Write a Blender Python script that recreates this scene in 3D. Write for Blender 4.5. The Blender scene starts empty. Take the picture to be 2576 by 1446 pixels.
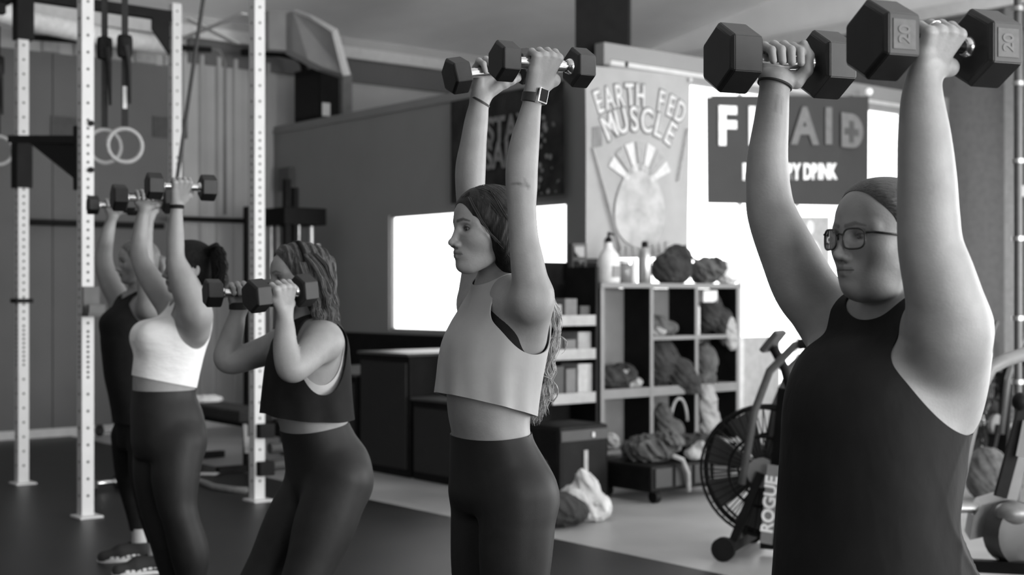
import bpy, bmesh, math, random
import numpy as np
from mathutils import Vector, Matrix
# ------------------------------------------------------------------ camera, world, lights, exposure
SC = bpy.context.scene
FPX, HOR, CAMH = 3400.0, 740.0, 1.33      # focal length in pixels of a 2576x1446 frame, horizon row, camera height
IW, IH = 2576.0, 1446.0
cam_d = bpy.data.cameras.new('camera'); cam = bpy.data.objects.new('camera', cam_d)
SC.collection.objects.link(cam); SC.camera = cam
cam.location = (0, 0, CAMH); cam.rotation_euler = (math.pi/2, 0, 0)
cam_d.sensor_width = 36.0; cam_d.lens = 36.0*FPX/IW
cam_d.shift_y = (HOR-IH/2)/IW
cam_d.dof.use_dof = True; cam_d.dof.focus_distance = 3.15; cam_d.dof.aperture_fstop = 3.6
cam_d.clip_end = 200
SC.view_settings.view_transform = 'Standard'
try: SC.view_settings.look = 'None'
except Exception: pass
SC.view_settings.gamma = 1.0; SC.view_settings.use_curve_mapping = False
SC.view_settings.exposure = 0.0
wd = bpy.data.worlds.new('sky'); SC.world = wd; wd.use_nodes = True
bgn = wd.node_tree.nodes['Background']; bgn.inputs[0].default_value = (1, 1, 1, 1); bgn.inputs[1].default_value = 2.5
# room axes: A runs along the office wall away from the camera, B runs to the right and away
AX = Vector((-0.634, 0.7733, 0)); BX = Vector((0.7733, 0.634, 0)); UP = Vector((0, 0, 1))
def R(a, b, z=0.0):
    return AX*a + BX*b + UP*z
def daylight(name, loc, aim, sx, sy, power):
    l = bpy.data.lights.new(name, 'AREA'); l.shape = 'RECTANGLE'; l.size = sx; l.size_y = sy; l.energy = power
    o = bpy.data.objects.new(name, l); SC.collection.objects.link(o); o.location = loc
    o.rotation_euler = (Vector(aim)-Vector(loc)).to_track_quat('-Z', 'Y').to_euler()
    return o
# daylight entering through the roll-up doors of the hall (all outside the frame, the doors are built below); the last lamp is added fill
daylight('daylight_side_door', R(0.6, 11.7, 1.9), R(0.6, 0, 1.6), 4.6, 3.2, 420)
daylight('daylight_front_door', R(-6.2, 6.6, 1.9), R(4, 5.6, 2.6), 4.2, 3.2, 860)
daylight('fill_behind_camera', R(-6.2, 0.6, 1.9), R(4, 1.5, 3.2), 4.2, 3.2, 360)  # added fill from behind the camera, brightens faces and front surfaces
# ------------------------------------------------------------------ helpers
rng = random.Random(7); nrg = np.random.default_rng(5)
MATS = {}
def mat(name, base, rough=0.6, metal=0.0, var=0.12, scale=18.0, bump=0.0, bscale=60.0, emit=0.0, spec=0.5, attr=None, stretch=None, trans=0.0, sheen=0.0, sss=0.0):
    if name in MATS: return MATS[name]
    m = bpy.data.materials.new(name); m.use_nodes = True; nt = m.node_tree; N = nt.nodes; L = nt.links
    b = N['Principled BSDF']; b.inputs['Roughness'].default_value = rough; b.inputs['Metallic'].default_value = metal
    b.inputs['Specular IOR Level'].default_value = spec
    if trans: b.inputs['Transmission Weight'].default_value = trans
    if sheen: b.inputs['Sheen Weight'].default_value = sheen
    tc = N.new('ShaderNodeTexCoord'); mp = N.new('ShaderNodeMapping'); L.new(tc.outputs['Object'], mp.inputs['Vector'])
    if stretch: mp.inputs['Scale'].default_value = stretch
    nz = N.new('ShaderNodeTexNoise'); nz.inputs['Scale'].default_value = scale; nz.inputs['Detail'].default_value = 5
    L.new(mp.outputs['Vector'], nz.inputs['Vector'])
    rp = N.new('ShaderNodeMapRange'); rp.inputs['To Min'].default_value = base*(1-var); rp.inputs['To Max'].default_value = base*(1+var)
    rp.inputs['From Min'].default_value = 0.3; rp.inputs['From Max'].default_value = 0.7
    L.new(nz.outputs['Fac'], rp.inputs['Value'])
    out = rp.outputs['Result']
    if attr:
        at = N.new('ShaderNodeAttribute'); at.attribute_name = attr
        mu = N.new('ShaderNodeMath'); mu.operation = 'MULTIPLY'
        L.new(out, mu.inputs[0]); L.new(at.outputs['Fac'], mu.inputs[1]); out = mu.outputs[0]
    cb = N.new('ShaderNodeCombineColor')
    for i in range(3): L.new(out, cb.inputs[i])
    L.new(cb.outputs[0], b.inputs['Base Color'])
    if bump:
        n2 = N.new('ShaderNodeTexNoise'); n2.inputs['Scale'].default_value = bscale; n2.inputs['Detail'].default_value = 4
        L.new(mp.outputs['Vector'], n2.inputs['Vector'])
        bp = N.new('ShaderNodeBump'); bp.inputs['Strength'].default_value = bump; bp.inputs['Distance'].default_value = 0.02
        L.new(n2.outputs['Fac'], bp.inputs['Height']); L.new(bp.outputs['Normal'], b.inputs['Normal'])
    if emit:
        b.inputs['Emission Color'].default_value = (1, 1, 1, 1); b.inputs['Emission Strength'].default_value = emit
    MATS[name] = m
    return m
COL = SC.collection
def link(name, me, m=None, parent=None, label=None, cat=None, group=None, kind=None):
    o = bpy.data.objects.new(name, me); COL.objects.link(o)
    if m is not None and me is not None and len(me.materials) == 0:
        for mm in (m if isinstance(m, (list, tuple)) else [m]): me.materials.append(mm)
    if parent is not None:
        o.parent = parent; o.matrix_parent_inverse = parent.matrix_world.inverted()
    if label: o['label'] = label
    if cat: o['category'] = cat
    if group: o['group'] = group
    if kind: o['kind'] = kind
    return o
def thing(name, loc, label, cat, group=None):
    o = link(name, None, None, None, label, cat, group); o.location = loc; o.empty_display_size = 0.05
    o.matrix_world = Matrix.Translation(Vector(loc))
    return o
def W(px, py, d):
    """world point seen at pixel (px,py) at depth d"""
    return Vector(((px-IW/2)*d/FPX, d, CAMH+(HOR-py)*d/FPX))
class MB:
    """collects primitive shapes into one mesh (one part)"""
    def __init__(s): s.bm = bmesh.new()
    def box(s, c, sx, sy, sz, ax=None, ay=None, az=None, bev=0.0):
        ax = Vector(ax or (1, 0, 0)); ay = Vector(ay or (0, 1, 0)); az = Vector(az) if az else ax.cross(ay)
        M = Matrix((ax*sx, ay*sy, az*sz)).transposed().to_4x4(); M.translation = Vector(c)
        r = bmesh.ops.create_cube(s.bm, size=1.0, matrix=M)
        if bev:
            es = list({e for v in r['verts'] for e in v.link_edges})
            bmesh.ops.bevel(s.bm, geom=es, offset=bev, segments=2, affect='EDGES', profile=0.6)
        return s
    def rb(s, a0, a1, b0, b1, z0, z1, bev=0.0):
        """box in room coordinates"""
        return s.box(R((a0+a1)/2, (b0+b1)/2, (z0+z1)/2), abs(b1-b0), abs(a1-a0), abs(z1-z0), BX, AX, UP, bev)
    def bar(s, p, q, w, h, up=None, bev=0.0):
        p = Vector(p); q = Vector(q); d = (q-p); ln = d.length; d.normalize()
        u = Vector(up or (0, 0, 1))
        if abs(u.dot(d)) > 0.98: u = BX.copy()
        x = u.cross(d).normalized(); y = d.cross(x)
        return s.box((p+q)/2, w, h, ln, x, y, d, bev)
    def tube(s, pts, r, n=12, caps=True, closed=False):
        pts = [Vector(p) for p in pts]; rs = r if isinstance(r, (list, tuple)) else [r]*len(pts)
        rings = []; prev = None; m = len(pts)
        for i, p in enumerate(pts):
            if closed: t = pts[(i+1) % m]-pts[i-1]
            else: t = pts[min(i+1, m-1)]-pts[max(i-1, 0)]
            t.normalize()
            if prev is None:
                u = t.cross(Vector((0.13, 0.27, 0.95)));
                if u.length < 0.1: u = t.cross(Vector((1, 0, 0)))
            else: u = prev-t*prev.dot(t)
            u.normalize(); prev = u; v = t.cross(u)
            rings.append([s.bm.verts.new(p+(u*math.cos(k*2*math.pi/n)+v*math.sin(k*2*math.pi/n))*rs[i]) for k in range(n)])
        for i in range(m if closed else m-1):
            a, b = rings[i], rings[(i+1) % m]
            for k in range(n): s.bm.faces.new((a[k], a[(k+1) % n], b[(k+1) % n], b[k]))
        if caps and not closed:
            s.bm.faces.new(rings[0][::-1]); s.bm.faces.new(rings[-1])
        return s
    def prism(s, pts, off):
        """extrude a closed outline (world points) by vector off"""
        off = Vector(off); a = [s.bm.verts.new(Vector(p)) for p in pts]; b = [s.bm.verts.new(Vector(p)+off) for p in pts]
        n = len(a); s.bm.faces.new(a[::-1]); s.bm.faces.new(b)
        for k in range(n): s.bm.faces.new((a[k], a[(k+1) % n], b[(k+1) % n], b[k]))
        return s
    def lathe(s, base, prof, n=20, axis=(0, 0, 1)):
        base = Vector(base); ax = Vector(axis).normalized()
        return s.tube([base+ax*z for z, r in prof], [max(r, 1e-4) for z, r in prof], n)
    def ball(s, c, rx, ry, rz, ax=None, ay=None, az=None, seg=20, ring=12):
        ax = Vector(ax or (1, 0, 0)); ay = Vector(ay or (0, 1, 0)); az = Vector(az or (0, 0, 1))
        M = Matrix((ax*rx, ay*ry, az*rz)).transposed().to_4x4(); M.translation = Vector(c)
        bmesh.ops.create_uvsphere(s.bm, u_segments=seg, v_segments=ring, radius=1.0, matrix=M); return s
    def build(s, name, m, parent=None, label=None, cat=None, group=None, kind=None, smooth=None):
        bm = s.bm; bmesh.ops.recalc_face_normals(bm, faces=bm.faces[:])
        me = bpy.data.meshes.new(name); bm.to_mesh(me); bm.free()
        if smooth is not None:
            me.polygons.foreach_set('use_smooth', [True]*len(me.polygons))
            if smooth < 180:
                me.set_sharp_from_angle(angle=math.radians(smooth))
        return link(name, me, m, parent, label, cat, group, kind)
def text(name, body, loc, right, up, size, m, parent, sx=1.0, extr=0.002, bold=0.0, align='CENTER', spacing=1.0):
    c = bpy.data.curves.new(name, 'FONT'); c.body = body; c.size = size; c.align_x = align; c.align_y = 'CENTER'
    c.extrude = extr; c.offset = bold; c.space_character = spacing
    right = Vector(right).normalized(); up = Vector(up).normalized(); n = right.cross(up)
    M = Matrix((right*sx, up, n)).transposed().to_4x4(); M.translation = Vector(loc)
    tmp = bpy.data.objects.new(name+'_curve', c); COL.objects.link(tmp)
    me = bpy.data.meshes.new_from_object(tmp.evaluated_get(bpy.context.evaluated_depsgraph_get()))
    bpy.data.objects.remove(tmp); bpy.data.curves.remove(c); me.name = name
    me.transform(M); me.materials.clear()
    return link(name, me, m, parent)
def smooth_noise(p, s=1.0, seed=0.0):
    """cheap smooth pseudo noise on an (N,3) array, about -1..1"""
    x, y, z = (p*s).T
    return (np.sin(x*1.7+y*2.3+seed)+np.sin(y*2.9-z*1.9+1.3*seed)+np.sin(z*2.6+x*2.1+2.1*seed)+np.sin(x*4.1-y*3.3+z*3.7+seed))/4
# ------------------------------------------------------------------ implicit-surface modeller for bodies, hair and soft goods
def V3(v): return np.array((v[0], v[1], v[2]), dtype=np.float64)
class Cap:
    def __init__(s, a, b, ra, rb, k=0.012, flat=None, q=1.0):
        s.a, s.b, s.ra, s.rb, s.k = V3(a), V3(b), ra, rb, k
        s.w = None if flat is None else V3(Vector(flat).normalized()); s.q = q
        m = max(ra, rb)*max(1, q)
        s.lo = np.minimum(s.a, s.b)-m; s.hi = np.maximum(s.a, s.b)+m
    def d(s, p):
        v = p-s.a; ab = s.b-s.a
        t = np.clip(v@ab/max(ab@ab, 1e-12), 0, 1)
        e = v-t[:, None]*ab
        if s.w is not None:
            c = e@s.w; e = e+np.outer(c*(1/s.q-1), s.w)
        return (np.sqrt(np.einsum('ij,ij->i', e, e))-(s.ra+(s.rb-s.ra)*t))*(min(1.0, s.q) if s.w is not None else 1.0)
class Tube:
    """smooth tapered tube through points with radii"""
    def __init__(s, pts, rad, k=0.02, sub=9):
        X = np.array([V3(p) for p in pts]); r = np.array(rad, float); n = len(X); s.k = k
        Y = np.concatenate([X, r[:, None]], 1); ext = np.concatenate([[2*Y[0]-Y[1]], Y, [2*Y[-1]-Y[-2]]]); out = []
        for i in range(n-1):
            p0, p1, p2, p3 = ext[i:i+4]
            for t in np.arange(sub)/sub:
                out.append(0.5*(2*p1+(p2-p0)*t+(2*p0-5*p1+4*p2-p3)*t*t+(3*p1-p0-3*p2+p3)*t**3))
        out.append(Y[-1]); s.Y = np.array(out)
        m = s.Y[:, 3].max(); s.lo = s.Y[:, :3].min(0)-m; s.hi = s.Y[:, :3].max(0)+m
    def d(s, p):
        C = s.Y[:, :3]; r = s.Y[:, 3]; n = len(C); out = np.empty(len(p))
        for c in range(0, len(p), 120000):
            q = p[c:c+120000]; q32 = (q-C[0]).astype(np.float32); c32 = (C-C[0]).astype(np.float32)
            D = (q32*q32).sum(1)[:, None]+(c32*c32).sum(1)[None]-2*(q32@c32.T)
            i = (np.sqrt(np.maximum(D, 0))-r.astype(np.float32)[None]).argmin(1); best = None
            for k in (np.clip(i-1, 0, n-2), np.clip(i, 0, n-2)):
                A = C[k]; ab = C[k+1]-A; v = q-A
                t = np.clip(np.einsum('ij,ij->i', v, ab)/np.maximum(np.einsum('ij,ij->i', ab, ab), 1e-12), 0, 1); e = v-t[:, None]*ab
                x = np.sqrt(np.einsum('ij,ij->i', e, e))-(r[k]+(r[k+1]-r[k])*t); best = x if best is None else np.minimum(best, x)
            out[c:c+120000] = best
        return out
class Ell:
    def __init__(s, c, r, M=None, k=0.012):
        s.c, s.r, s.k = V3(c), V3(r), k
        s.M = np.eye(3) if M is None else np.array(M)      # rows = local axes
        m = max(r); s.lo = s.c-m; s.hi = s.c+m
    def d(s, p):
        v = (p-s.c)@s.M.T
        a = v/s.r; k0 = np.sqrt(np.einsum('ij,ij->i', a, a)); b = a/s.r; k1 = np.sqrt(np.einsum('ij,ij->i', b, b))
        return np.where(k1 > 1e-6, k0*(k0-1)/np.maximum(k1, 1e-6), -min(s.r))
class Loft:
    """stack of elliptic sections: st rows = z, forward offset, lateral offset, depth radius, width radius"""
    def __init__(s, O, F, L, st, k=0.02, n=2.3, fold=None, cap=0.03):
        st = np.array(sorted(st, key=lambda r: r[0])); s.k, s.n, s.fold, s.cap = k, n, fold, cap
        z = np.linspace(st[0, 0], st[-1, 0], 160); s.z = z
        cols = []
        for c in range(1, 5):
            y = st[:, c]; x = st[:, 0]; m = np.gradient(y, x)
            i = np.clip(np.searchsorted(x, z)-1, 0, len(x)-2); h = x[i+1]-x[i]; t = (z-x[i])/h
            cols.append((2*t**3-3*t**2+1)*y[i]+(t**3-2*t**2+t)*h*m[i]+(-2*t**3+3*t**2)*y[i+1]+(t**3-t**2)*h*m[i+1])
        s.cols = cols; s.O, s.F, s.L = V3(O), V3(F), V3(L)
        m = max(st[:, 3].max(), st[:, 4].max())+np.abs(st[:, 1:3]).max()+0.03
        s.lo = np.array((s.O[0]-m, s.O[1]-m, st[0, 0]-0.01)); s.hi = np.array((s.O[0]+m, s.O[1]+m, st[-1, 0]+0.01))
    def d(s, p):
        zz = p[:, 2]; cf, cl, rd, rw = [np.interp(zz, s.z, c) for c in s.cols]
        v = p-s.O; u = v@s.F-cf; w = v@s.L-cl
        if s.fold is not None:
            g = 1+s.fold(np.arctan2(w/rw, u/rd), zz); rd = rd*g; rw = rw*g
        q = ((np.abs(u)/rd)**s.n+(np.abs(w)/rw)**s.n+1e-9)**(1/s.n)
        d = (q-1)*np.minimum(rd, rw)
        e = np.maximum(zz-s.z[-1], s.z[0]-zz)
        kk = s.cap; h = np.clip(0.5+0.5*(d-e)/kk, 0, 1)
        return e*(1-h)+d*h+kk*h*(1-h)
def smin(a, b, k):
    h = np.clip(0.5+0.5*(b-a)/k, 0, 1)
    return b*(1-h)+a*h-k*h*(1-h)
class Field:
    def __init__(s): s.items = []
    def add(s, *prims): s.items.extend(('u', q) for q in prims); return s
    def cut(s, *prims): s.items.extend(('c', q) for q in prims); return s
    def sub(s, f, k): s.items.append(('f', f, k)); return s
    def bounds(s):
        lo = np.full(3, 1e9); hi = -lo
        for it in s.items:
            if it[0] == 'u': l, h = it[1].lo, it[1].hi
            elif it[0] == 'f': l, h = it[1].bounds()
            else: continue
            lo = np.minimum(lo, l); hi = np.maximum(hi, h)
        return lo, hi
    def __call__(s, p):
        d = np.full(len(p), 1.0); X, Y, Z = np.ascontiguousarray(p.T)
        inb = lambda l, h, e: np.flatnonzero((X > l[0]-e) & (X < h[0]+e) & (Y > l[1]-e) & (Y < h[1]+e) & (Z > l[2]-e) & (Z < h[2]+e))
        for it in s.items:
            if it[0] == 'f':
                l, h = it[1].bounds(); pad = 0.07
                m = inb(l, h, pad)
                if len(m): d[m] = smin(d[m], it[1](p[m]), it[2])
                continue
            q = it[1]; pad = 0.07
            m = inb(q.lo, q.hi, pad)
            if not len(m): continue
            e = q.d(p[m])
            if it[0] == 'u': d[m] = smin(d[m], e, q.k)
            else: d[m] = -smin(-d[m], e, q.k)
        return d
class Offset:
    def __init__(s, f, o, disp=None): s.f, s.o, s.disp = f, o, disp
    def bounds(s):
        l, h = s.f.bounds(); return l-s.o-0.02, h+s.o+0.02
    def __call__(s, p):
        d = s.f(p)-s.o
        if s.disp is not None: d = d-s.disp(p)
        return d
def grad(f, p, e=0.0008, f0=None):
    g = np.empty_like(p); f0 = f(p) if f0 is None else f0
    for i in range(3):
        q = p.copy(); q[:, i] += e
        g[:, i] = f(q)-f0
    return g/e
def surfnet(f, h, lo=None, hi=None, drop=()):
    bl, bh = f.bounds()
    lo = bl-3*h if lo is None else np.array(lo, float); hi = bh+3*h if hi is None else np.array(hi, float)
    B = 4; nb = np.maximum(np.ceil((hi-lo)/(B*h)).astype(int), 1)
    ax = [lo[i]+(np.arange(nb[i])+0.5)*B*h for i in range(3)]
    cc = np.stack(np.meshgrid(*ax, indexing='ij'), -1).reshape(-1, 3)
    cv = f(cc)
    act = (np.abs(cv) < B*h*1.75).reshape(nb); sg = (cv < 0).reshape(nb)
    n = nb*B+1
    up = lambda a: a.repeat(B, 0).repeat(B, 1).repeat(B, 2)
    msk = np.zeros(n, bool); ua = up(act)
    for i in (0, 1):
        for j in (0, 1):
            for k in (0, 1):
                msk[i:i+n[0]-1, j:j+n[1]-1, k:k+n[2]-1] |= ua
    val = np.ones(n, np.float32); us = up(sg); val[:-1, :-1, :-1][us] = -1
    idx = np.argwhere(msk); out = np.empty(len(idx))
    for c in range(0, len(idx), 400000): out[c:c+400000] = f(lo+idx[c:c+400000]*h)
    val[msk] = out
    s = val < 0
    cnt = np.zeros(n-1, np.uint8)
    for i in (0, 1):
        for j in (0, 1):
            for k in (0, 1): cnt += s[i:n[0]-1+i, j:n[1]-1+j, k:n[2]-1+k]
    mix = (cnt > 0) & (cnt < 8)
    ci = np.argwhere(mix)
    if not len(ci): return np.zeros((0, 3)), np.zeros((0, 4), int), np.zeros((0, 3))
    offs = np.array([(i, j, k) for i in (0, 1) for j in (0, 1) for k in (0, 1)])
    cvs = np.stack([val[tuple((ci+o).T)] for o in offs], 1).astype(float)
    acc = np.zeros((len(ci), 3)); num = np.zeros(len(ci))
    for e0 in range(8):
        for e1 in range(e0+1, 8):
            if np.abs(offs[e0]-offs[e1]).sum() != 1: continue
            a, b = cvs[:, e0], cvs[:, e1]; m = (a < 0) != (b < 0)
            t = np.where(m, a/np.where(m, a-b, 1), 0)
            acc += np.where(m[:, None], offs[e0]+t[:, None]*(offs[e1]-offs[e0]), 0); num += m
    P = lo+(ci+acc/num[:, None])*h
    dims = n-1
    flat = (ci[:, 0]*dims[1]+ci[:, 1])*dims[2]+ci[:, 2]
    quads = []
    for a in range(3):
        b, c = (a+1) % 3, (a+2) % 3
        s0 = [slice(None)]*3; s1 = [slice(None)]*3; s0[a] = slice(0, -1); s1[a] = slice(1, None)
        x0, x1 = s[tuple(s0)], s[tuple(s1)]
        e = np.argwhere(x0 != x1)
        ok = (e[:, b] > 0) & (e[:, c] > 0) & (e[:, b] < n[b]-1) & (e[:, c] < n[c]-1); e = e[ok]
        ins = x0[tuple(e.T)]
        cs = []
        for (db, dc) in ((-1, -1), (0, -1), (0, 0), (-1, 0)):
            q = e.copy(); q[:, b] += db; q[:, c] += dc
            fl = (q[:, 0]*dims[1]+q[:, 1])*dims[2]+q[:, 2]
            cs.append(np.searchsorted(flat, fl))
        q = np.stack(cs, 1); q[~ins] = q[~ins][:, ::-1]
        quads.append(q)
    Q = np.concatenate(quads)
    for _ in range(2):
        f0 = f(P); g = grad(f, P, 0.0006, f0); l2 = np.maximum((g*g).sum(1), 0.05); st = f0/l2
        st = np.clip(st, -h, h); P = P-g*st[:, None]
    e = 0.0008 if h < 0.004 else h*0.5; N = grad(f, P, e)+(grad(f, P, -e) if h >= 0.004 else 0); N /= np.maximum(np.linalg.norm(N, axis=1), 1e-9)[:, None]
    if len(drop):
        kill = np.zeros(len(P), bool)
        for l, hh in drop: kill |= ((P > np.array(l)+h) & (P < np.array(hh)-h)).all(1)
        Q = Q[~kill[Q].all(1)]
        used = np.unique(Q); mp = np.full(len(P), -1); mp[used] = np.arange(len(used)); P, N, Q = P[used], N[used], mp[Q]
    return P, Q, N
def to_mesh(name, P, Q, N=None, tint=None):
    me = bpy.data.meshes.new(name); nv, nf, w = len(P), len(Q), Q.shape[1]
    me.vertices.add(nv); me.vertices.foreach_set('co', np.ascontiguousarray(P, np.float32).ravel())
    me.loops.add(nf*w); me.loops.foreach_set('vertex_index', np.ascontiguousarray(Q, np.int32).ravel())
    me.polygons.add(nf); me.polygons.foreach_set('loop_start', np.arange(0, nf*w, w, dtype=np.int32))
    me.polygons.foreach_set('loop_total', np.full(nf, w, np.int32))
    me.polygons.foreach_set('use_smooth', np.ones(nf, bool))
    me.update(calc_edges=True); me.validate(clean_customdata=False)
    if tint is not None:
        at = me.attributes.new('tint', 'FLOAT', 'POINT'); at.data.foreach_set('value', np.asarray(tint, np.float32))
    if N is not None and len(me.vertices) == nv:
        me.normals_split_custom_set_from_vertices([tuple(x) for x in N])
    return me
def clip_tris(P, Q, g, N=None):
    """keep g>0, cutting triangles exactly on g=0"""
    T = np.concatenate([Q[:, [0, 1, 2]], Q[:, [0, 2, 3]]]) if Q.shape[1] == 4 else Q
    g = np.array(g, float); P = P.copy(); best = np.full(len(P), 0.30); tgt = P.copy()
    for r in range(3):
        for (i, j) in ((T[:, r], T[:, (r+1) % 3]), (T[:, (r+1) % 3], T[:, r])):
            m = (g[i] > 0) != (g[j] > 0); i, j = i[m], j[m]; t = g[i]/(g[i]-g[j])
            o = np.argsort(-t); i, j, t = i[o], j[o], t[o]; k = t < best[i]
            i, j, t = i[k], j[k], t[k]; best[i] = t; tgt[i] = P[i]+(P[j]-P[i])*t[:, None]
    sn = best < 0.30; P[sn] = tgt[sn]; g[sn] = 1e-12
    ins = g > 0; c = ins[T].sum(1)
    keep = [T[c == 3]]; newP = [P]; newN = [N] if N is not None else None; base = len(P); cache = {}
    def cut(i, j):
        nonlocal base
        t = g[i]/(g[i]-g[j]); q = P[i]+(P[j]-P[i])*t[:, None]
        ids = base+np.arange(len(i)); base += len(i); newP.append(q)
        if N is not None: newN.append(N[i]+(N[j]-N[i])*t[:, None])
        return ids
    for r in range(3):
        a, b, d = T[:, r], T[:, (r+1) % 3], T[:, (r+2) % 3]
        m = (c == 1) & ins[a]
        if m.any():
            x = cut(a[m], b[m]); y = cut(a[m], d[m]); keep.append(np.stack([a[m], x, y], 1))
        m = (c == 2) & ~ins[a]
        if m.any():
            x = cut(b[m], a[m]); y = cut(d[m], a[m])
            keep.append(np.stack([b[m], d[m], y], 1)); keep.append(np.stack([b[m], y, x], 1))
    T = np.concatenate(keep); P = np.concatenate(newP)
    if N is not None: N = np.concatenate(newN)
    # weld coincident cut points
    key = np.round(P*2e5).astype(np.int64); _, first, inv = np.unique(key, axis=0, return_index=True, return_inverse=True)
    T = inv.reshape(-1)[T]; P = P[first]; N = None if N is None else N[first]
    T = T[(T[:, 0] != T[:, 1]) & (T[:, 1] != T[:, 2]) & (T[:, 0] != T[:, 2])]
    used = np.unique(T); mp = np.full(len(P), -1); mp[used] = np.arange(len(used))
    return P[used], mp[T], (None if N is None else N[used])
# ------------------------------------------------------------------ the hall
def ab(px, a=None, b=None):
    """room coordinate (other axis) and depth where the ray of column px meets plane a=const or b=const"""
    r = (px-IW/2)/FPX
    if a is not None: t = a/(r*AX.x+AX.y); return t*(r*BX.x+BX.y), t
    t = b/(r*BX.x+BX.y); return t*(r*AX.x+AX.y), t
def zat(py, t): return CAMH+(HOR-py)*t/FPX
RUB = mat('black_rubber_floor', 0.012, rough=0.42, spec=0.32, var=0.3, scale=3, bump=0.05, bscale=120)
CONC = mat('sealed_concrete', 0.36, rough=0.42, var=0.2, scale=1.3, bump=0.03, bscale=30)
WALLM = mat('grey_paint', 0.25, rough=0.8, var=0.05, scale=2, bump=0.03, bscale=80)
WALLL = mat('light_metal_wall', 0.42, rough=0.6, var=0.08, scale=2)
WALLD = mat('dark_grey_board', 0.125, rough=0.75, var=0.06, scale=2)
BLK = mat('black_paint', 0.007, rough=0.6, spec=0.15, var=0.3, scale=10)
ROOF = mat('roof_insulation', 0.90, rough=0.7, var=0.06, scale=1.5, bump=0.1, bscale=3)
PALE = mat('pale_paint', 0.62, rough=0.6, var=0.06)
def structure(name, mb, m): return mb.build(name, m, kind='structure')
structure('floor', MB().rb(-9, 12.8, -6.5, 12.5, -0.2, 0.0), CONC)
structure('floor_matting', MB().rb(-9, 12.38, -6.3, 4.8, -0.01, 0.012), RUB)
structure('wall_rear', MB().rb(12.4, 12.6, -6.5, 11.7, 0, 4.3), WALLL)
structure('wall_left', MB().rb(-9, 12.6, -6.7, -6.5, 0, 6.5), WALLL)
w = MB(); w.rb(-9, -1.7, 11.5, 11.7, 0, 4.05).rb(2.9, 12.6, 11.5, 11.7, 0, 4.05).rb(-1.7, 2.9, 11.5, 11.7, 3.5, 4.05); structure('wall_right', w, mat('grey_side_wall', 0.15, rough=0.7))
w = MB(); w.rb(-6.2, -6.0, -6.5, -1.6, 0, 6.4).rb(-6.2, -6.0, 2.8, 4.4, 0, 6.4).rb(-6.2, -6.0, 8.8, 11.7, 0, 6.4).rb(-6.2, -6.0, -1.6, 2.8, 3.5, 6.4).rb(-6.2, -6.0, 4.4, 8.8, 3.5, 6.4); structure('wall_front', w, WALLL)
structure('wall_gable', MB().rb(-9, 12.6, 11.5, 11.7, 4.05, 6.4), ROOF)
# roof rising from the rear eave
w = MB(); c = []
for a, z in ((12.7, 4.05), (3.0, 5.55), (-9.2, 4.2)): c.append((a, z))
for i in range(2):
    (a0, z0), (a1, z1) = c[i], c[i+1]
    w.prism([R(a0, -6.8, z0), R(a0, 12.0, z0), R(a1, 12.0, z1), R(a1, -6.8, z1)], UP*0.15)
structure('ceiling', w, ROOF)
# office box in the corner
a0, a1, OB = 7.40, 12.4, 6.96
wa0, wa1 = ab(1424, b=OB)[0], ab(978, b=OB)[0]; wz0, wz1 = 1.00, 2.05
w = MB(); w.rb(a0, wa0, OB, OB+.14, 0, 3.0).rb(wa1, a1, OB, OB+.14, 0, 3.0).rb(wa0, wa1, OB, OB+.14, 0, wz0).rb(wa0, wa1, OB, OB+.14, wz1, 3.0)
structure('wall_office', w, WALLM)
structure('trim_1', MB().rb(a0+.05, a1, OB-.03, OB, 0, 0.97), BLK)                 # black wainscot
structure('trim_2', MB().rb(a0, a1, OB-.012, OB+.16, 2.985, 3.02), WALLM)
sb0, sb1, sz0, sz1 = 7.02, 10.78, 0.32, 3.10
w = MB(); w.rb(7.4, 7.5, OB, sb0, 0, 3.22).rb(7.4, 7.5, sb1, 11.5, 0, 3.22).rb(7.4, 7.5, sb0, sb1, 0, sz0).rb(7.4, 7.5, sb0, sb1, sz1, 3.22)
structure('wall_office_side', w, WALLM)
w = MB(); w.rb(7.4, 12.4, OB, 11.5, 3.0, 3.06); structure('ceiling_office', w, WALLM)
LIT = mat('daylight_glass', 0.9, rough=0.3, emit=3.2, var=0.0)
def lit_window(name, pl, lo, hi, z0, z1, axis, cols, rows=1, fm=PALE, fw=0.035, lit=LIT):
    """window in wall plane; axis 'a' -> plane b=pl, axis 'b' -> plane a=pl"""
    box = (lambda m, u0, u1, d0, d1, q0, q1: m.rb(u0, u1, pl+d0, pl+d1, q0, q1)) if axis == 'a' else (lambda m, u0, u1, d0, d1, q0, q1: m.rb(pl+d0, pl+d1, u0, u1, q0, q1))
    root = link(name, None, None, kind='structure'); root.location = (0, 0, 0)
    f = MB()
    for u in (lo, hi-fw): box(f, u, u+fw, 0.02, 0.10, z0, z1)
    for z in (z0, z1-fw): box(f, lo, hi, 0.02, 0.10, z, z+fw)
    f.build('window_frame', fm, root)
    us = [lo+fw+(hi-lo-2*fw)*i/cols for i in range(cols+1)]
    for i in range(1, cols): m = MB(); box(m, us[i]-.016, us[i]+.016, 0.03, 0.09, z0+fw, z1-fw); m.build('mullion', fm, root)
    for i in range(cols): m = MB(); box(m, us[i], us[i+1], 0.055, 0.065, z0+fw, z1-fw); m.build('pane', lit, root)
    return root
lit_window('window_1', OB, wa0, wa1, wz0, wz1, 'a', 1, fm=WALLM, fw=0.02)
lit_window('window_2', 7.4, sb0, sb1, sz0, sz1, 'b', 5)
lit_window('window_3', 11.5-0.12, 6.92, 7.16, 0.14, 0.92, 'a', 1, fw=0.02)
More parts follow.
